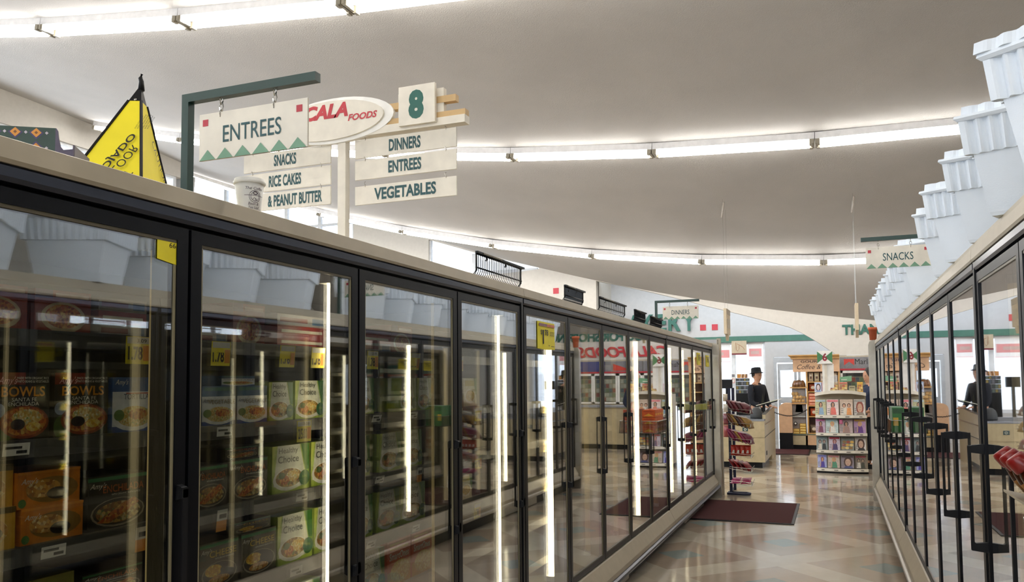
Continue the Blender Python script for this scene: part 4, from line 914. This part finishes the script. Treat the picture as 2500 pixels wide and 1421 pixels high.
# next lane: dark rack of packs, monitor
t = thing('register_monitor', 'dark register monitor seen at the left of the far window', 'monitor', (-2.1, 17.5, .83))
b = MB(); b.box(-2.22, -1.99, 17.5, 17.54, 1.33, 1.52, blackp); b.build('screen', t); b = MB(); b.box(-2.13, -2.08, 17.51, 17.55, 0, 1.34, blackp); b.build('stand', t)
t = thing('pack_rack', 'dark metal rack of small packs left of the person in the hat', 'rack', (-1.80, 17.6, 0))
b = MB(); b.box(-1.93, -1.66, 17.6, 17.85, 0, 1.22, black); b.build('rack_frame', t)
for i, (z, h, c, nm) in enumerate(((1.22, .075, '#2a2c3a', 'lowest'), (1.30, .085, '#3a3f3a', 'second'), (1.39, .085, '#1f2428', 'third'), (1.48, .06, '#23262c', 'fourth'), (1.545, .085, '#c98a3a', 'topmost'))):
    b = MB(); w = (-1.93, -1.66) if i < 4 else (-1.90, -1.70); b.box(w[0], w[1], 17.6, 17.8, z, z+h, COL(c))
    if i == 4:
        for q in range(4): b.prism([(-1.83+.035*q, 17.599, z+.0), (-1.815+.035*q, 17.599, z+.0), (-1.80+.035*q, 17.599, z+h), (-1.815+.035*q, 17.599, z+h)], (0, -.001, 0), COL('#3a2a2a' if q % 2 else '#d8d4d0'))
    else:
        for q in range(5): b.box(w[0]+.01+.052*q, w[0]+.05+.052*q, 17.598, 17.6, z+.01, z+h-.01, COL(('#4a5560', '#8a7a3a', '#5a6a60', '#33383a', '#6a6a72')[(q+i) % 5]))
    tag(b.build('pack_carton', org=(-1.8, 17.7, z)), '%s carton stacked on the dark pack rack by the far window' % nm, 'carton', 'cartons on the dark pack rack')
# striped and white small sign on the window post
b = MB(); b.box(-2.43, -2.34, BY-.05, BY-.04, 1.41, 1.665, paper); b.box(-2.42, -2.35, BY-.0505, BY-.05, 1.43, 1.54, red); b.box(-2.41, -2.36, BY-.0508, BY-.0505, 1.44, 1.53, paper); b.box(-2.42, -2.35, BY-.0505, BY-.05, 1.58, 1.65, COL('#6a6a72')); tag(b.build('notice', org=(-2.39, BY, 1.5)), 'narrow white and red notice on the far window post', 'notice')
# banner and faded posters in the store-front window
t = thing('window_banner', 'tan hanging banner with dark red lower band in the far window', 'banner', (-2.22, BY-.1, 2.1))
b = MB(); b.box(-2.405, -2.035, BY-.10, BY-.09, 2.145, 2.50, mat('tan banner', '#b3a58d', .8)); b.box(-2.405, -2.035, BY-.101, BY-.09, 2.145, 2.185, COL('#6a1c24')); b.build('cloth', t)
b = MB(); b.tube([(-2.30, BY-.103, 2.46), (-2.29, BY-.103, 2.28), (-2.26, BY-.103, 2.24), (-2.22, BY-.103, 2.30), (-2.22, BY-.103, 2.40)], .005, COL('#9a6a4a'), 5); b.tube([(-2.27, BY-.103, 2.42), (-2.20, BY-.103, 2.39), (-2.12, BY-.103, 2.33), (-2.09, BY-.103, 2.27)], .005, COL('#9a6a4a'), 5); b.build('scrollwork', t)
pk = thin_paper('pink print', '#f7cfcf'); tp_ = thin_paper('poster paper', '#f6f2ee')
for i, (a, c, z0, z1, lb) in enumerate(((-3.15, -2.45, 1.98, 2.44, 'left'), (-2.02, -1.66, 2.0, 2.45, 'right'))):
    b = MB(); b.box(a, c, BY+.045, BY+.046, z0, z1, tp_); b.box(a, c, BY+.038, BY+.04, z0-.012, z0, pk); b.box(a+.03, c-.03, BY+.0435, BY+.0445, z0+.10, z0+.30, pk); b.box(a+.2*(c-a), a+.75*(c-a), BY+.042, BY+.043, z0+.16, z0+.24, tp_)
    tag(b.build('window_poster', org=((a+c)/2, BY, z0)), 'sunlit white and pink poster in the far window, %s of the tan banner' % lb, 'poster', 'posters in the far window')

# ------------------------------------------------------------------ coffee and bread display
t = thing('coffee_display', 'tan wooden coffee display with crown moulding and lettered fascia', 'display shelf', (-.45, 18.85, 0))
wood = mat('light oak', '#c0955a', .5, var=.12, scale=8); fas = mat('peach fascia', '#c9a27e', .55); y0 = 18.55
b = MB(); b.box(-.82, .115, y0-.05, y0+.5, 1.67, 1.945, fas); b.box(-.86, .115, y0-.09, y0+.5, 1.945, 1.98, wood); b.prism([(-.91, y0-.14, 2.02), (.115, y0-.14, 2.02), (.115, y0-.09, 1.975), (-.86, y0-.09, 1.975)], (0, .5, 0), wood); b.box(-.91, .115, y0-.14, y0+.5, 2.015, 2.035, wood)
b.text('GOURMET', (-.66, y0-.052, 1.865), X_, Z_, .56, .052, COL('#3a2114'), bold=.02); b.text('Coffee & Tea', (-.735, y0-.052, 1.725), X_, Z_, .72, .10, COL('#3a2a20'), shear=.35); b.build('fascia', t)
b = MB()
for x in (-.565, .08): b.box(x, x+.035, y0, y0+.42, .30, 1.67, wood)
b.box(-.565, .115, y0+.40, y0+.42, .30, 1.67, COL('#5a2a1c'))
for z in (1.435, 1.225, .925, .695, .335): b.box(-.53, .08, y0, y0+.40, z, z+.022, wood)
b.build('bookcase', t)
b = MB(); b.box(-.86, -.585, y0+.05, y0+.42, .34, 1.31, mat('grey mauve panel', '#8f8886', .6))
for z in (1.315, .975): b.box(-.90, -.56, y0-.02, y0+.42, z, z+.025, wood)
b.build('side_shelf', t)
b = MB(); b.box(-.60, .115, y0-.02, y0+.42, .10, .33, fas); b.box(-.86, .115, y0+.02, y0+.40, 0, .10, black); b.box(-.86, -.56, y0-.02, y0+.42, .10, .30, beige); b.box(-.86, .115, y0-.03, y0+.42, .315, .335, COL('#5f6a58')); b.build('plinth', t)
t2 = thing('bulk_bin', 'tan rounded bulk bin with black base left of the coffee shelves', 'bin', (-1.0, 18.6, 0))
b = MB(); pts = [(-1.13, .36), (-.86, .36), (-.86, 1.0), (-.90, 1.0)]+[(-1.0-.13*math.sin(R(a)), .87+.13*math.cos(R(a))) for a in (0, 20, 40, 60, 80, 90)]; b.prism([(x, y0-.12, z) for x, z in pts], (0, .5, 0), fas); b.build('bin_body', t2)
b = MB(); b.box(-1.13, -.86, y0-.11, y0+.38, 0, .36, black); b.build('base', t2)
b = MB(); b.lathe([(.035,0),(.035,.02),(.028,.03),(.012,.03)], (-.80, y0-.02, .56), blackp, 16, axis=(0,-1,0)); b.lathe([(.02,.031),(.015,.034)], (-.80, y0-.02, .56), wht, 12, axis=(0,-1,0)); tag(b.build('knob', org=(-.80, y0, .56)), 'round black and white knob between the bin and the yellow packs', 'knob')
loaf = mat('bread crust', '#8a5a30', .8, var=.25, scale=20); bread = mat('bread rolls', '#b5925e', .8, var=.2, scale=14)
t3 = thing('bread_loaf', 'wrapped brown loaf on the upper side shelf of the coffee display', 'bread', (-.72, y0+.15, 1.34))
b = MB()
for i in range(4): b.lathe([(.0,-.10),(.03,-.085),(.045,0),(.03,.085),(0,.10)], (-.81+.062*i, y0+.14, 1.395), loaf, 12, axis=(.25,0,1) if i < 2 else (-.25,0,1))
b.build('loaves', t3); b = MB(); b.lathe([(.155,0),(.16,.08),(.12,.13),(.03,.165)], (-.72, y0+.15, 1.34), clear, 16); b.build('wrapper', t3)
for i in range(11):
    b = MB(); a = rnd.random(); ix, iz = i % 4, i//4
    b.lathe([(0,-.045),(.035,-.03),(.045,0),(.035,.03),(0,.045)], (-.83+.065*ix+.02*(iz % 2), y0+.05+.04*a, 1.045+.075*iz), bread, 10, axis=(a-.5, .5, 1))
    tag(b.build('bread_roll', org=(-.83+.06*ix, y0+.05, 1.04+.07*iz)), 'bread roll in the heap on the lower side shelf, %s layer, %s from the left' % (('bottom', 'middle', 'top')[iz], ORD[ix]), 'bread roll', 'bread rolls on the side shelf')
b = MB(); b.box(-.85, -.60, y0, y0+.3, .72, .80, COL('#7d7a76')); b.prism([(-.80, y0+.05, .80), (-.64, y0+.05, .80), (-.66, y0+.05, .96), (-.78, y0+.05, .96)], (0, .2, 0), COL('#77716f')); b.box(-.86, -.59, y0-.02, y0+.3, .695, .72, chrome); tag(b.build('scale', org=(-.72, y0+.1, .70)), 'grey scale below the bread rolls on the coffee display', 'scale')
for i in range(9):
    c_ = i//5; r_ = i % 5; 
    if c_ == 0 and r_ > 1: continue
    b = MB(); x = -.85+.135*c_; z = .337+.056*r_; b.box(x, x+.125, y0+.0, y0+.2, z, z+.052, COL('#c99a3a')); b.box(x+.01, x+.115, y0-.001, y0, z+.015, z+.035, COL('#e8d48a')); tag(b.build('yellow_pack', org=(x+.06, y0, z)), 'yellow pack at the foot of the side shelf, %s column, %s up' % (('left', 'right')[c_], ORD[r_]), 'pack', 'yellow packs by the coffee display')
for i in range(5):
    b = MB(); x = -.52+.12*i; bag(b, (x+.055, y0+.08, 1.555), (1, 0, 0), (0, 0, 1), .10, .20, .07, COL(('#d5c7b0', '#c9bb9c', '#d8c6b4', '#c4b090', '#d5c7b0')[i])); b.box(x+.035, x+.075, y0+.042, y0+.045, 1.52, 1.57, COL('#6a4a3a')); tag(b.build('coffee_bag', org=(x+.05, y0+.08, 1.455)), 'pale coffee bag on the top coffee shelf, %s from the left' % ORD[i], 'coffee bag', 'coffee bags on the top shelf')
for i in range(4):
    b = MB(); z = .950+.065*i; b.box(-.52, -.30, y0+.01, y0+.2, z, z+.058, COL(('#c4603c', '#d98a6a', '#c9583a', '#d07a58')[i])); b.box(-.50, -.32, y0+.009, y0+.01, z+.02, z+.036, COL('#e6c0a8')); tag(b.build('orange_pack', org=(-.4, y0+.1, z)), '%s orange pack from below on the middle coffee shelf' % ORD[i], 'pack', 'orange packs on the coffee shelves')
for i, (x, z, c, nm) in enumerate(((-.43, 1.25, '#a04a28', 'second'), (-.42, .72, '#b5502c', 'fourth'), (-.43, .36, '#7a6a58', 'lowest'))):
    b = MB(); bag(b, (x, y0+.1, z+.085), (1, 0, 0), (0, 0, 1), .16, .17, .09, COL(c)); b.disc((x, y0+.052, z+.08), X_, Z_, .04, .035, COL('#d9c7b0')); tag(b.build('snack_pouch', org=(x, y0+.1, z)), 'rounded pouch on the %s coffee shelf, half behind the magazine rack' % nm, 'pouch', 'pouches on the coffee shelves')

# ------------------------------------------------------------------ magazine rack
t = thing('magazine_rack', 'cream magazine rack with curved shelves and a number box on top', 'magazine rack', (.08, 14.2, 0))
mx0, mx1, my = -.30, .465, 13.98
def front(x): u = (x-(mx0+mx1)/2)/((mx1-mx0)/2); return my+.07*u*u
XS = [mx0+(mx1-mx0)*i/10 for i in range(11)]
def curved(b, z0, z1, off0, off1, m):
    for a, c in zip(XS, XS[1:]): b.add([(a,front(a)+off0,z0),(c,front(c)+off0,z0),(c,front(c)+off0,z1),(a,front(a)+off0,z1),(a,front(a)+off1,z0),(c,front(c)+off1,z0),(c,front(c)+off1,z1),(a,front(a)+off1,z1)], [(0,1,2,3),(7,6,5,4),(0,4,5,1),(3,2,6,7),(0,3,7,4),(1,5,6,2)], m)
b = MB(); curved(b, 0, .06, .02, .5, black); b.build('base', t)
b = MB(); curved(b, .06, 1.27, .20, .5, cream); b.build('cabinet', t)
for z in (.035, .325, .60, .885):
    b = MB(); curved(b, z, z+.045, 0, .008, offw); curved(b, z-.012, z, 0, .22, shelfm); z2 = z
    for i in range(4): x = mx0+.07+.19*i; b.box(x, x+.06, front(x+.03)-.003, front(x+.03)+.004, z+.014, z+.026, COL('#5a5650'))
    b.build('shelf', t)
b = MB()
for a, c in zip(XS, XS[1:]):
    h = lambda x: 1.235+.045*(1-((x-(mx0+mx1)/2)/((mx1-mx0)/2))**2)
    b.add([(a,front(a),h(a)),(c,front(c),h(c)),(c,front(c),h(c)+.05),(a,front(a),h(a)+.05),(a,front(a)+.2,h(a)),(c,front(c)+.2,h(c)),(c,front(c)+.2,h(c)+.05),(a,front(a)+.2,h(a)+.05)], [(0,1,2,3),(7,6,5,4),(0,4,5,1),(3,2,6,7)], offw)
b.build('top_shelf', t)
b = MB(); b.box(-.175, .0, 14.05, 14.2, 1.28, 1.755, wht); b.box(-.14, -.10, 14.045, 14.05, 1.3, 1.75, offw); b.build('header_post', t)
b = MB(); nx0, nx1, nz0, nz1, ny = -.245, -.015, 1.757, 1.968, 14.0
b.box(nx0, nx1, ny, ny+.2, nz0, nz1, wht); cxm, czm = (nx0+nx1)/2, (nz0+nz1)/2
for s in (nx0, nx1): b.poly([(s, ny-.001, nz0+.01), (cxm, ny-.001, czm), (s, ny-.001, nz1-.01)], COL('#3f7a4c'))
b.text('6', (cxm, ny-.003, czm-.062), X_, Z_, .07, .13, COL('#8a1c28'), bold=.035, align='C'); b.build('number_box', t)
hx = {'bl': '#d5a860', 'br': '#4a2a1c', 'bk': '#1c1614', 'rd': '#8a3a24'}
def magazine(x, zb, w, h, bgc, ttl, cloth, hair, label, lean=.05, yb=None, sk='#c99a7c', kind='f', extra=None):
    y = yb if yb is not None else front(x+w/2)+.05; b = MB(); n = [0]
    up = Vector((0, lean, h)).normalized(); nrm = Vector((0, -up.z, up.y))
    o = Vector((x, y, zb)); b.prism([o, o+X_*w, o+X_*w+up*h, o+up*h], -nrm*.006, COL(bgc))
    def P_(u, v): return o+X_*(u*w)+up*(v*h)+nrm*(.0008*n[0])
    def pg(pts, m): n[0] += 1; b.poly([P_(u, v) for u, v in pts], m)
    def el(cu, cv, ru, rv, m, k=14): pg([(cu+ru*math.cos(2*PI*i/k), cv+rv*math.sin(2*PI*i/k)) for i in range(k)], m)
    if kind == 'f':
        el(.52, .66, .17, .17, COL(hx[hair])); pg([(.28,.02),(.80,.02),(.74,.40),(.64,.52),(.42,.52),(.32,.40)], COL(cloth)); pg([(.45,.46),(.60,.46),(.58,.60),(.47,.60)], COL(sk)); el(.525, .66, .10, .12, COL(sk)); pg([(.26,.05),(.34,.05),(.38,.45),(.32,.42)], COL(sk)); pg([(.36,.62),(.40,.46),(.44,.70)], COL(hx[hair]))
    elif kind == 'face':
        el(.55, .48, .34, .42, COL(hx[hair])); el(.54, .46, .22, .28, COL(sk)); pg([(.2,0),(.95,0),(.8,.18),(.35,.18)], COL(cloth)); el(.45, .50, .035, .014, ink); el(.63, .50, .035, .014, ink); el(.54, .33, .06, .018, COL('#a0403c'))
    elif kind == 'food':
        for i in range(9): el(.15+.3*(i % 3)+.05*(i//3), .18+.22*(i//3), .15, .10, COL(('#c9a04a', '#a04a28', '#8a6a3a', '#d9c07a')[(i*3) % 4]))
    elif kind == 'duo':
        for c_, q in ((.32, 0), (.70, 1)): el(c_, .62, .14, .14, COL(hx['br' if q else hair])); el(c_, .60, .09, .11, COL(sk)); pg([(c_-.2,.02),(c_+.2,.02),(c_+.13,.46),(c_-.13,.46)], COL(cloth if q else '#d9d0c0'))
    if ttl: pg([(.06,.84),(.94,.84),(.94,.96),(.06,.96)], COL(ttl))
    for i in range(3): pg([(.06,.14+.12*i),(.26,.14+.12*i),(.26,.18+.12*i),(.06,.18+.12*i)], COL(extra or '#8a8684'))
    tag(b.build('magazine', org=(x+w/2, y, zb)), label, 'magazine', 'magazines on the rack')
    return
RW = ['top', 'second', 'third', 'fourth', 'bottom']
def row(zb, h, items, rn):
    for i, (x, w, bgc, ttl, cloth, hair, kind, sk, desc) in enumerate(items): magazine(x, zb, w, h, bgc, ttl, cloth, hair, '%s, %s from left, %s rack row' % (desc, ORD[i], rn), kind=kind, sk=sk)
row(1.30, .165, [(-.30,.105,'#c9d3e6','#9fb2d5','#8a9ac0','br','face','#d0c0c0','pale blue magazine'),(-.185,.105,'#d5b0b8','#e28aa0','#2f3f8a','bl','f','#c99a7c','pink magazine with a blue-clad figure'),(-.065,.12,'#b59a78','#c9b79a','#7a4a30','br','food','#c99a7c','tan magazine with many small pictures'),(.07,.125,'#b08a6a','#c96a5a','#8a3a3a','rd','food','#c99a7c','brown magazine with small pictures'),(.34,.085,'#c9942a','#d9b03a','#7a4a1c','bk','food','#c99a7c','orange yellow magazine')], 'top')
row(.93, .255, [(-.30,.165,'#c9c79a','#b9cfd9','#8aa8c0','bk','f','#c99a7c','pale green and blue magazine'),(-.125,.18,'#e6d5cf','#e8808a','#d5685c','bk','f','#b98a6d','white magazine with a figure in coral'),(.075,.19,'#d5c0ac','#cdb6a0','#d08a4a','br','duo','#c99a7c','beige magazine with two figures'),(.28,.165,'#cfc9c2','#a8a49c','#8a7a6a','rd','face','#c9a084','grey magazine with a long-haired face')], 'second')
row(.645, .225, [(-.30,.145,'#c9b0c4','#c46a9a','#7a3a55','bk','f','#b98a6d','mauve magazine with a dark-haired figure'),(-.145,.185,'#c3d3d0','#a5c3c9','#e6e2d8','bl','f','#c99a7c','pale blue magazine with a figure in white'),(.055,.20,'#b5a09c','#a08a8c','#9a7a70','bk','f','#b98a6d','taupe magazine with a magenta corner'),(.27,.175,'#b08ab0','#c9a04a','#5a2a7a','bl','f','#c99a7c','purple magazine with a blond figure')], 'third')
row(.37, .215, [(-.295,.165,'#8d9a98','#7a8a8c','#2a2e30','bk','duo','#a08a80','grey green magazine with dark figures'),(-.11,.17,'#c9bcc9','#b0304a','#4a3a6a','rd','f','#b98a8a','white magazine with red title and purple figure'),(.075,.19,'#7d807a','#6a6e68','#8a8c80','bk','food','#9a9a90','dark grey magazine'),(.28,.16,'#d0cac2','#b9b4ac','#2a2624','br','face','#c9a58c','pale magazine with a dark-haired face')], 'fourth')
row(.085, .205, [(-.285,.135,'#b0b4e0','#8a8ad0','#4a3a9a','rd','f','#c99a7c','violet and white magazine'),(-.13,.175,'#c9b9a8','#d08a8a','#4a8a6a','bl','f','#c99a7c','beige magazine with a figure in green'),(.065,.19,'#8a7d84','#5a4a4c','#4a4f7a','br','face','#c9a58c','dark magazine with a large face'),(.275,.16,'#7a6a5a','#a0404a','#3a3a2a','bk','duo','#a08a70','brown and yellow magazine')], 'bottom')
b = MB(); b.text('O', (.065, front(.1)+.036, .80), X_, Z_, .03, .045, paper); b.box(.058, .105, front(.1)+.040, front(.1)+.046, .79, .855, COL('#c0307a')); tag(b.build('corner_badge', org=(.08, front(.1), .82)), 'magenta corner with a white letter on the third row taupe magazine', 'badge')
for x, w, h, c, nm, zz in ((-.12, .17, .13, '#c9c4c2', 'large pale leaflet in front of the white post', 1.44), (.085, .18, .10, '#6a9a74', 'green leaflet on top of the magazine rack', 1.46)):
    b = MB(); b.prism([(x, 14.12, zz), (x+w, 14.12, zz+.015), (x+w, 14.15, zz+h), (x, 14.15, zz+h-.02)], (0, .012, 0), COL(c)); b.box(x+.02, x+w*.6, 14.118, 14.12, zz+.025, zz+.045, COL('#3a3a3a' if c == '#c9c4c2' else '#c9dcc4')); tag(b.build('leaflet', org=(x, 14.12, zz)), nm, 'leaflet')
    q = MB()
b = MB(); b.box(.22, .31, 14.1, 14.105, 1.31, 1.40, COL('#b5ad8a')); b.box(.23, .30, 14.098, 14.1, 1.36, 1.38, COL('#7a745a')); tag(b.build('shelf_card', org=(.26, 14.1, 1.31)), 'blank tan card in the gap of the top magazine row', 'card')

# ------------------------------------------------------------------ tobacco counter behind the right freezers
t = thing('tobacco_cabinet', 'tall white cabinet with grey and red cigarette sign beside the coffee display', 'cabinet', (1.6, 19.6, 0))
b = MB(); b.box(.125, 5.2, 19.45, 19.78, .9, 2.03, cream); b.build('cabinet_body', t)
b = MB(); gy = COL('#77767a'); b.box(.13, 1.35, 19.40, 19.45, 1.74, 1.99, gy); b.box(.13, 5.2, 19.40, 19.452, 1.70, 1.738, red)
def logo(x0):
    b.poly([(x0,19.398,1.81),(x0,19.398,1.95),(x0+.21,19.398,1.95),(x0+.21,19.398,1.81),(x0+.105,19.398,1.89)], COL('#b5362c'))
    b.text('Marlboro', (x0+.225, 19.398, 1.83), X_, Z_, .56, .12, ink, bold=.0)
logo(.215); b.build('sign_panel', t)
b = MB(); b.box(1.37, 2.3, 19.40, 19.45, 1.74, 1.99, gy); b.box(2.32, 3.1, 19.40, 19.45, 1.74, 1.99, COL('#3a3f72')); b.box(3.12, 5.2, 19.40, 19.45, 1.74, 1.99, COL('#3f6f6a')); b.prism([(1.6,19.399,1.76),(2.1,19.399,1.76),(2.1,19.399,1.93)], (0,-.001,0), COL('#b5362c')); b.build('plain_panel', t)
for i in range(8):
    x0 = .14+.62*i; b = MB()
    for a, c, z0, z1 in ((x0, x0+.04, .95, 1.69), (x0+.57, x0+.61, .95, 1.69), (x0, x0+.61, 1.64, 1.69), (x0, x0+.61, .95, .99)): b.box(a, c, 19.40, 19.44, z0, z1, wht)
    d_ = b.build('door', t); b = MB(); b.box(x0+.04, x0+.57, 19.42, 19.425, .99, 1.64, clear); b.build('glass', d_)
    b = MB(); b.box(x0+.045, x0+.565, 19.44, 19.449, 1.56, 1.64, COL('#4a4a4e'))
    for r_ in range(5):
        for q in range(6): b.box(x0+.055+.083*q, x0+.128+.083*q, 19.43, 19.449, 1.01+.11*r_, 1.10+.11*r_, COL(('#b9b4a8', '#8a9a92', '#a04a44', '#c9c4b8', '#5a6a7a', '#d5cfc2', '#7a8a6a')[(q*2+r_*3+i) % 7]))
    b.build('pack_rows', t)
b = MB(); b.box(.9, 5.0, 17.6, 18.2, 0, .92, beige); b.box(.85, 5.05, 17.55, 18.25, .92, .96, COL('#8d9097')); b.box(.9, 5.0, 17.58, 17.6, 0, .1, black); tag(b.build('service_counter', org=(2.5, 17.9, 0)), 'long beige service counter behind the right freezers', 'counter')

# ------------------------------------------------------------------ hanging lane signs
def lane_sign(x, y, label):
    t = thing('lane_sign', label, 'hanging sign', (x, y, 2.22), 'hanging lane signs seen edge-on')
    b = MB(); b.prism([(x-.02, y-.28, 2.80), (x-.02, y+.28, 2.80), (x-.02, y+.28, 2.34), (x-.02, y+.10, 2.34), (x-.02, y, 2.22), (x-.02, y-.10, 2.34), (x-.02, y-.28, 2.34)], (.05, 0, 0), mat('aged cream card', '#c4b498', .6)); b.box(x+.03, x+.034, y-.28, y+.28, 2.70, 2.80, COL('#9a8c74')); b.box(x+.03, x+.034, y-.2, y+.2, 2.45, 2.62, COL('#a89a80')); b.build('board', t)
    b = MB()
    for d_ in (-.22, .22): b.tube([(x, y+d_, 2.79), (x, y+d_, ceil_z(x, y+d_))], .0016, chrome, 4)
    b.build('wire', t)
    b = MB(); zc = ceil_z(x, y); b.tube([(x-.02, y-.2, zc-.28), (x+.02, y-.2, zc+.0)], .018, COL('#a39a90'), 8); b.build('ceiling_rod', t)
lane_sign(-1.80, 15.2, 'cream pointed lane sign hanging edge-on left of the arch')
lane_sign(.39, 15.2, 'cream pointed lane sign hanging edge-on in front of the green thank-you lettering')

# ------------------------------------------------------------------ people
def skinned(name, nodes, edges, m, parent, lvl=2):
    me = bpy.data.meshes.new(name); org = ORG[parent.as_pointer()] if parent else Vector((0,0,0))
    me.from_pydata([Vector(p[:3])-org for p in nodes], edges, []); o = bpy.data.objects.new(name, me); C.objects.link(o)
    if parent: o.parent = parent
    me.materials.append(m)
    sk = o.modifiers.new('Skin', 'SKIN'); sk.use_smooth_shade = True
    lay = me.skin_vertices[0].data
    for i, p in enumerate(nodes):
        r = p[3]; lay[i].radius = r if isinstance(r, tuple) else (r, r); lay[i].use_root = i == 0
    sb = o.modifiers.new('Sub', 'SUBSURF'); sb.levels = lvl; sb.render_levels = lvl
    ORG[o.as_pointer()] = org; return o
def person(label, x, y, face, coat, h=1.74, arms=((.30, -.02, 1.02, .26, .22, 1.0), (-.30, .0, 1.02, -.24, .2, 1.0)), hat=False, hair=hairm):
    """face: heading angle in degrees (0 looks along +x); arms: elbow and hand offsets (side, forward, height)"""
    t = thing('person', label, 'person', (x, y, 0)); k = h/1.74
    c, s_ = math.cos(R(face)), math.sin(R(face))
    def W(f, l, z): return (x+(f*c-l*s_)*k, y+(f*s_+l*c)*k, z*k)
    def Nn(f, l, z, r): return W(f, l, z)+((tuple(q*k for q in r) if isinstance(r, tuple) else r*k),)
    nd = [Nn(0,0,.95,(.13,.10)), Nn(0,0,1.12,(.12,.09)), Nn(0,0,1.30,(.14,.10)), Nn(0,0,1.42,(.09,.07)), Nn(.0,0,1.49,.050), Nn(.022,0,1.545,(.070,.056)), Nn(.018,0,1.60,(.095,.074)), Nn(.012,0,1.66,(.105,.086)), Nn(.006,0,1.71,(.090,.076)), Nn(.004,0,1.74,.045)]
    ed = [(0,1),(1,2),(2,3),(3,4),(4,5),(5,6),(6,7),(7,8),(8,9)]
    cl = [Nn(0,0,.88,(.155,.12)), Nn(0,0,1.0,(.15,.115)), Nn(0,0,1.15,(.145,.11)), Nn(0,0,1.32,(.165,.12)), Nn(0,0,1.43,(.13,.09)), Nn(-.005,0,1.49,.082)]; ce = [(0,1),(1,2),(2,3),(3,4),(4,5)]
    for sd, (el_l, el_f, el_z, ha_l, ha_f, ha_z) in zip((1, -1), arms):
        i = len(nd); nd += [Nn(0, .185*sd, 1.40, .05), Nn(el_f, el_l, el_z+.12, .042), Nn(ha_f*.8, ha_l, ha_z, .030), Nn(ha_f, ha_l, ha_z-.005, (.034,.018)), Nn(ha_f+.05, ha_l, ha_z-.01, (.036,.017))]
        ed += [(3,i),(i,i+1),(i+1,i+2),(i+2,i+3),(i+3,i+4)]
        for q, dl in enumerate((-.030, -.010, .010, .028)):
            j = len(nd); L = (.055, .062, .058, .045)[q]; nd += [Nn(ha_f+.05+L*.55, ha_l+dl, ha_z-.014, .009), Nn(ha_f+.05+L, ha_l+dl, ha_z-.032, .008)]; ed += [(i+4,j),(j,j+1)]
        j = len(nd); nd += [Nn(ha_f+.02, ha_l-sd*.042, ha_z-.01, .010), Nn(ha_f+.05, ha_l-sd*.052, ha_z-.02, .009)]; ed += [(i+3,j),(j,j+1)]
        i = len(cl); cl += [Nn(0, .195*sd, 1.395, .072), Nn(el_f, el_l, el_z+.12, .060), Nn(ha_f*.72, ha_l, ha_z+.006, .047)]; ce += [(3,i),(i,i+1),(i+1,i+2)]
    for sd in (1, -1):
        i = len(nd); nd += [Nn(0,.095*sd,.85,.085), Nn(.01,.10*sd,.48,.055), Nn(-.01,.10*sd,.09,.04), Nn(.10,.11*sd,.04,.04)]; ed += [(0,i),(i,i+1),(i+1,i+2),(i+2,i+3)]
    skinned('body', nd, ed, skin, t)
    skinned('jacket', cl, ce, coat, t)
    tr = [Nn(0,0,.93,(.14,.115))]; te = []
    for sd in (1, -1):
        i = len(tr); tr += [Nn(0,.095*sd,.82,.10), Nn(.01,.10*sd,.48,.075), Nn(-.01,.10*sd,.10,.065)]; te += [(0,i),(i,i+1),(i+1,i+2)]
    skinned('trousers', tr, te, denim, t)
    b = MB()
    for sd in (1, -1): b.prism([W(-.09,.06*sd,.0), W(.19,.06*sd,.0), W(.19,.16*sd,.0), W(-.09,.16*sd,.0)], (0,0,.07), blackp)
    b.build('shoe', t)
    if hair:
        skinned('hair', [Nn(-.045,0,1.57,.05), Nn(-.035,0,1.60,(.085,.074)), Nn(-.022,0,1.65,(.104,.084)), Nn(-.01,0,1.69,.09), Nn(0,0,1.71,.06)] if hat else [Nn(-.045,0,1.56,.07), Nn(-.035,0,1.62,(.118,.104)), Nn(-.018,0,1.69,(.125,.11)), Nn(.0,0,1.75,(.11,.10)), Nn(.03,0,1.785,.05)], [(0,1),(1,2),(2,3),(3,4)] if not hat else [(0,1),(1,2),(2,3),(3,4)], hair, t)
    b = MB()
    for sd in (1, -1):
        b.lathe([(.004,-.012),(.017,-.004),(.014,.01)], W(.0, .078*sd, 1.60), skin, 8, axis=(-s_*sd, c*sd, 0)); b.lathe([(.007,-.006),(.005,.001)], W(.092, .030*sd, 1.635), ink, 8, axis=(c, s_, 0))
    b.tube([W(.078,-.022,1.556), W(.088,0,1.554), W(.078,.022,1.556)], .005, COL('#8a4a40'), 5)
    b.add([W(.090,0,1.635), W(.112,0,1.592), W(.088,.017,1.585), W(.088,-.017,1.585), W(.088,0,1.578)], [(0,1,2),(0,3,1),(1,4,2),(1,3,4)], skin); b.build('face_features', t)
    if hat:
        skinned('shirt', [Nn(.095,0,.98,(.03,.055)), Nn(.10,0,1.18,(.03,.05)), Nn(.095,0,1.34,(.03,.04))], [(0,1),(1,2)], shirt, t)
        b = MB(); a = Vector((-.10*c, -.10*s_, 1)).normalized(); o = Vector(W(-.004, 0, 1.678))
        b.lathe([(.135,-.005),(.138,.0),(.102,.012),(.098,.03),(.094,.085),(.082,.108),(.05,.114)], o, hatm, 24, axis=a)
        b.build('hat', t)
    return t
p1 = person('person in a dark jacket and black hat standing at the checkout, looking right', -1.42, 16.62, -32, jacket, 1.70, arms=((.27, .03, .98, .22, .20, 1.0), (-.27, .06, .96, -.20, .30, 1.02)), hat=True)
q = MB(); c, s_ = math.cos(R(15)), math.sin(R(15))
person('dark-haired person in a blue shirt half hidden behind the magazine rack', .56, 15.1, 205, bluecl, 1.66)
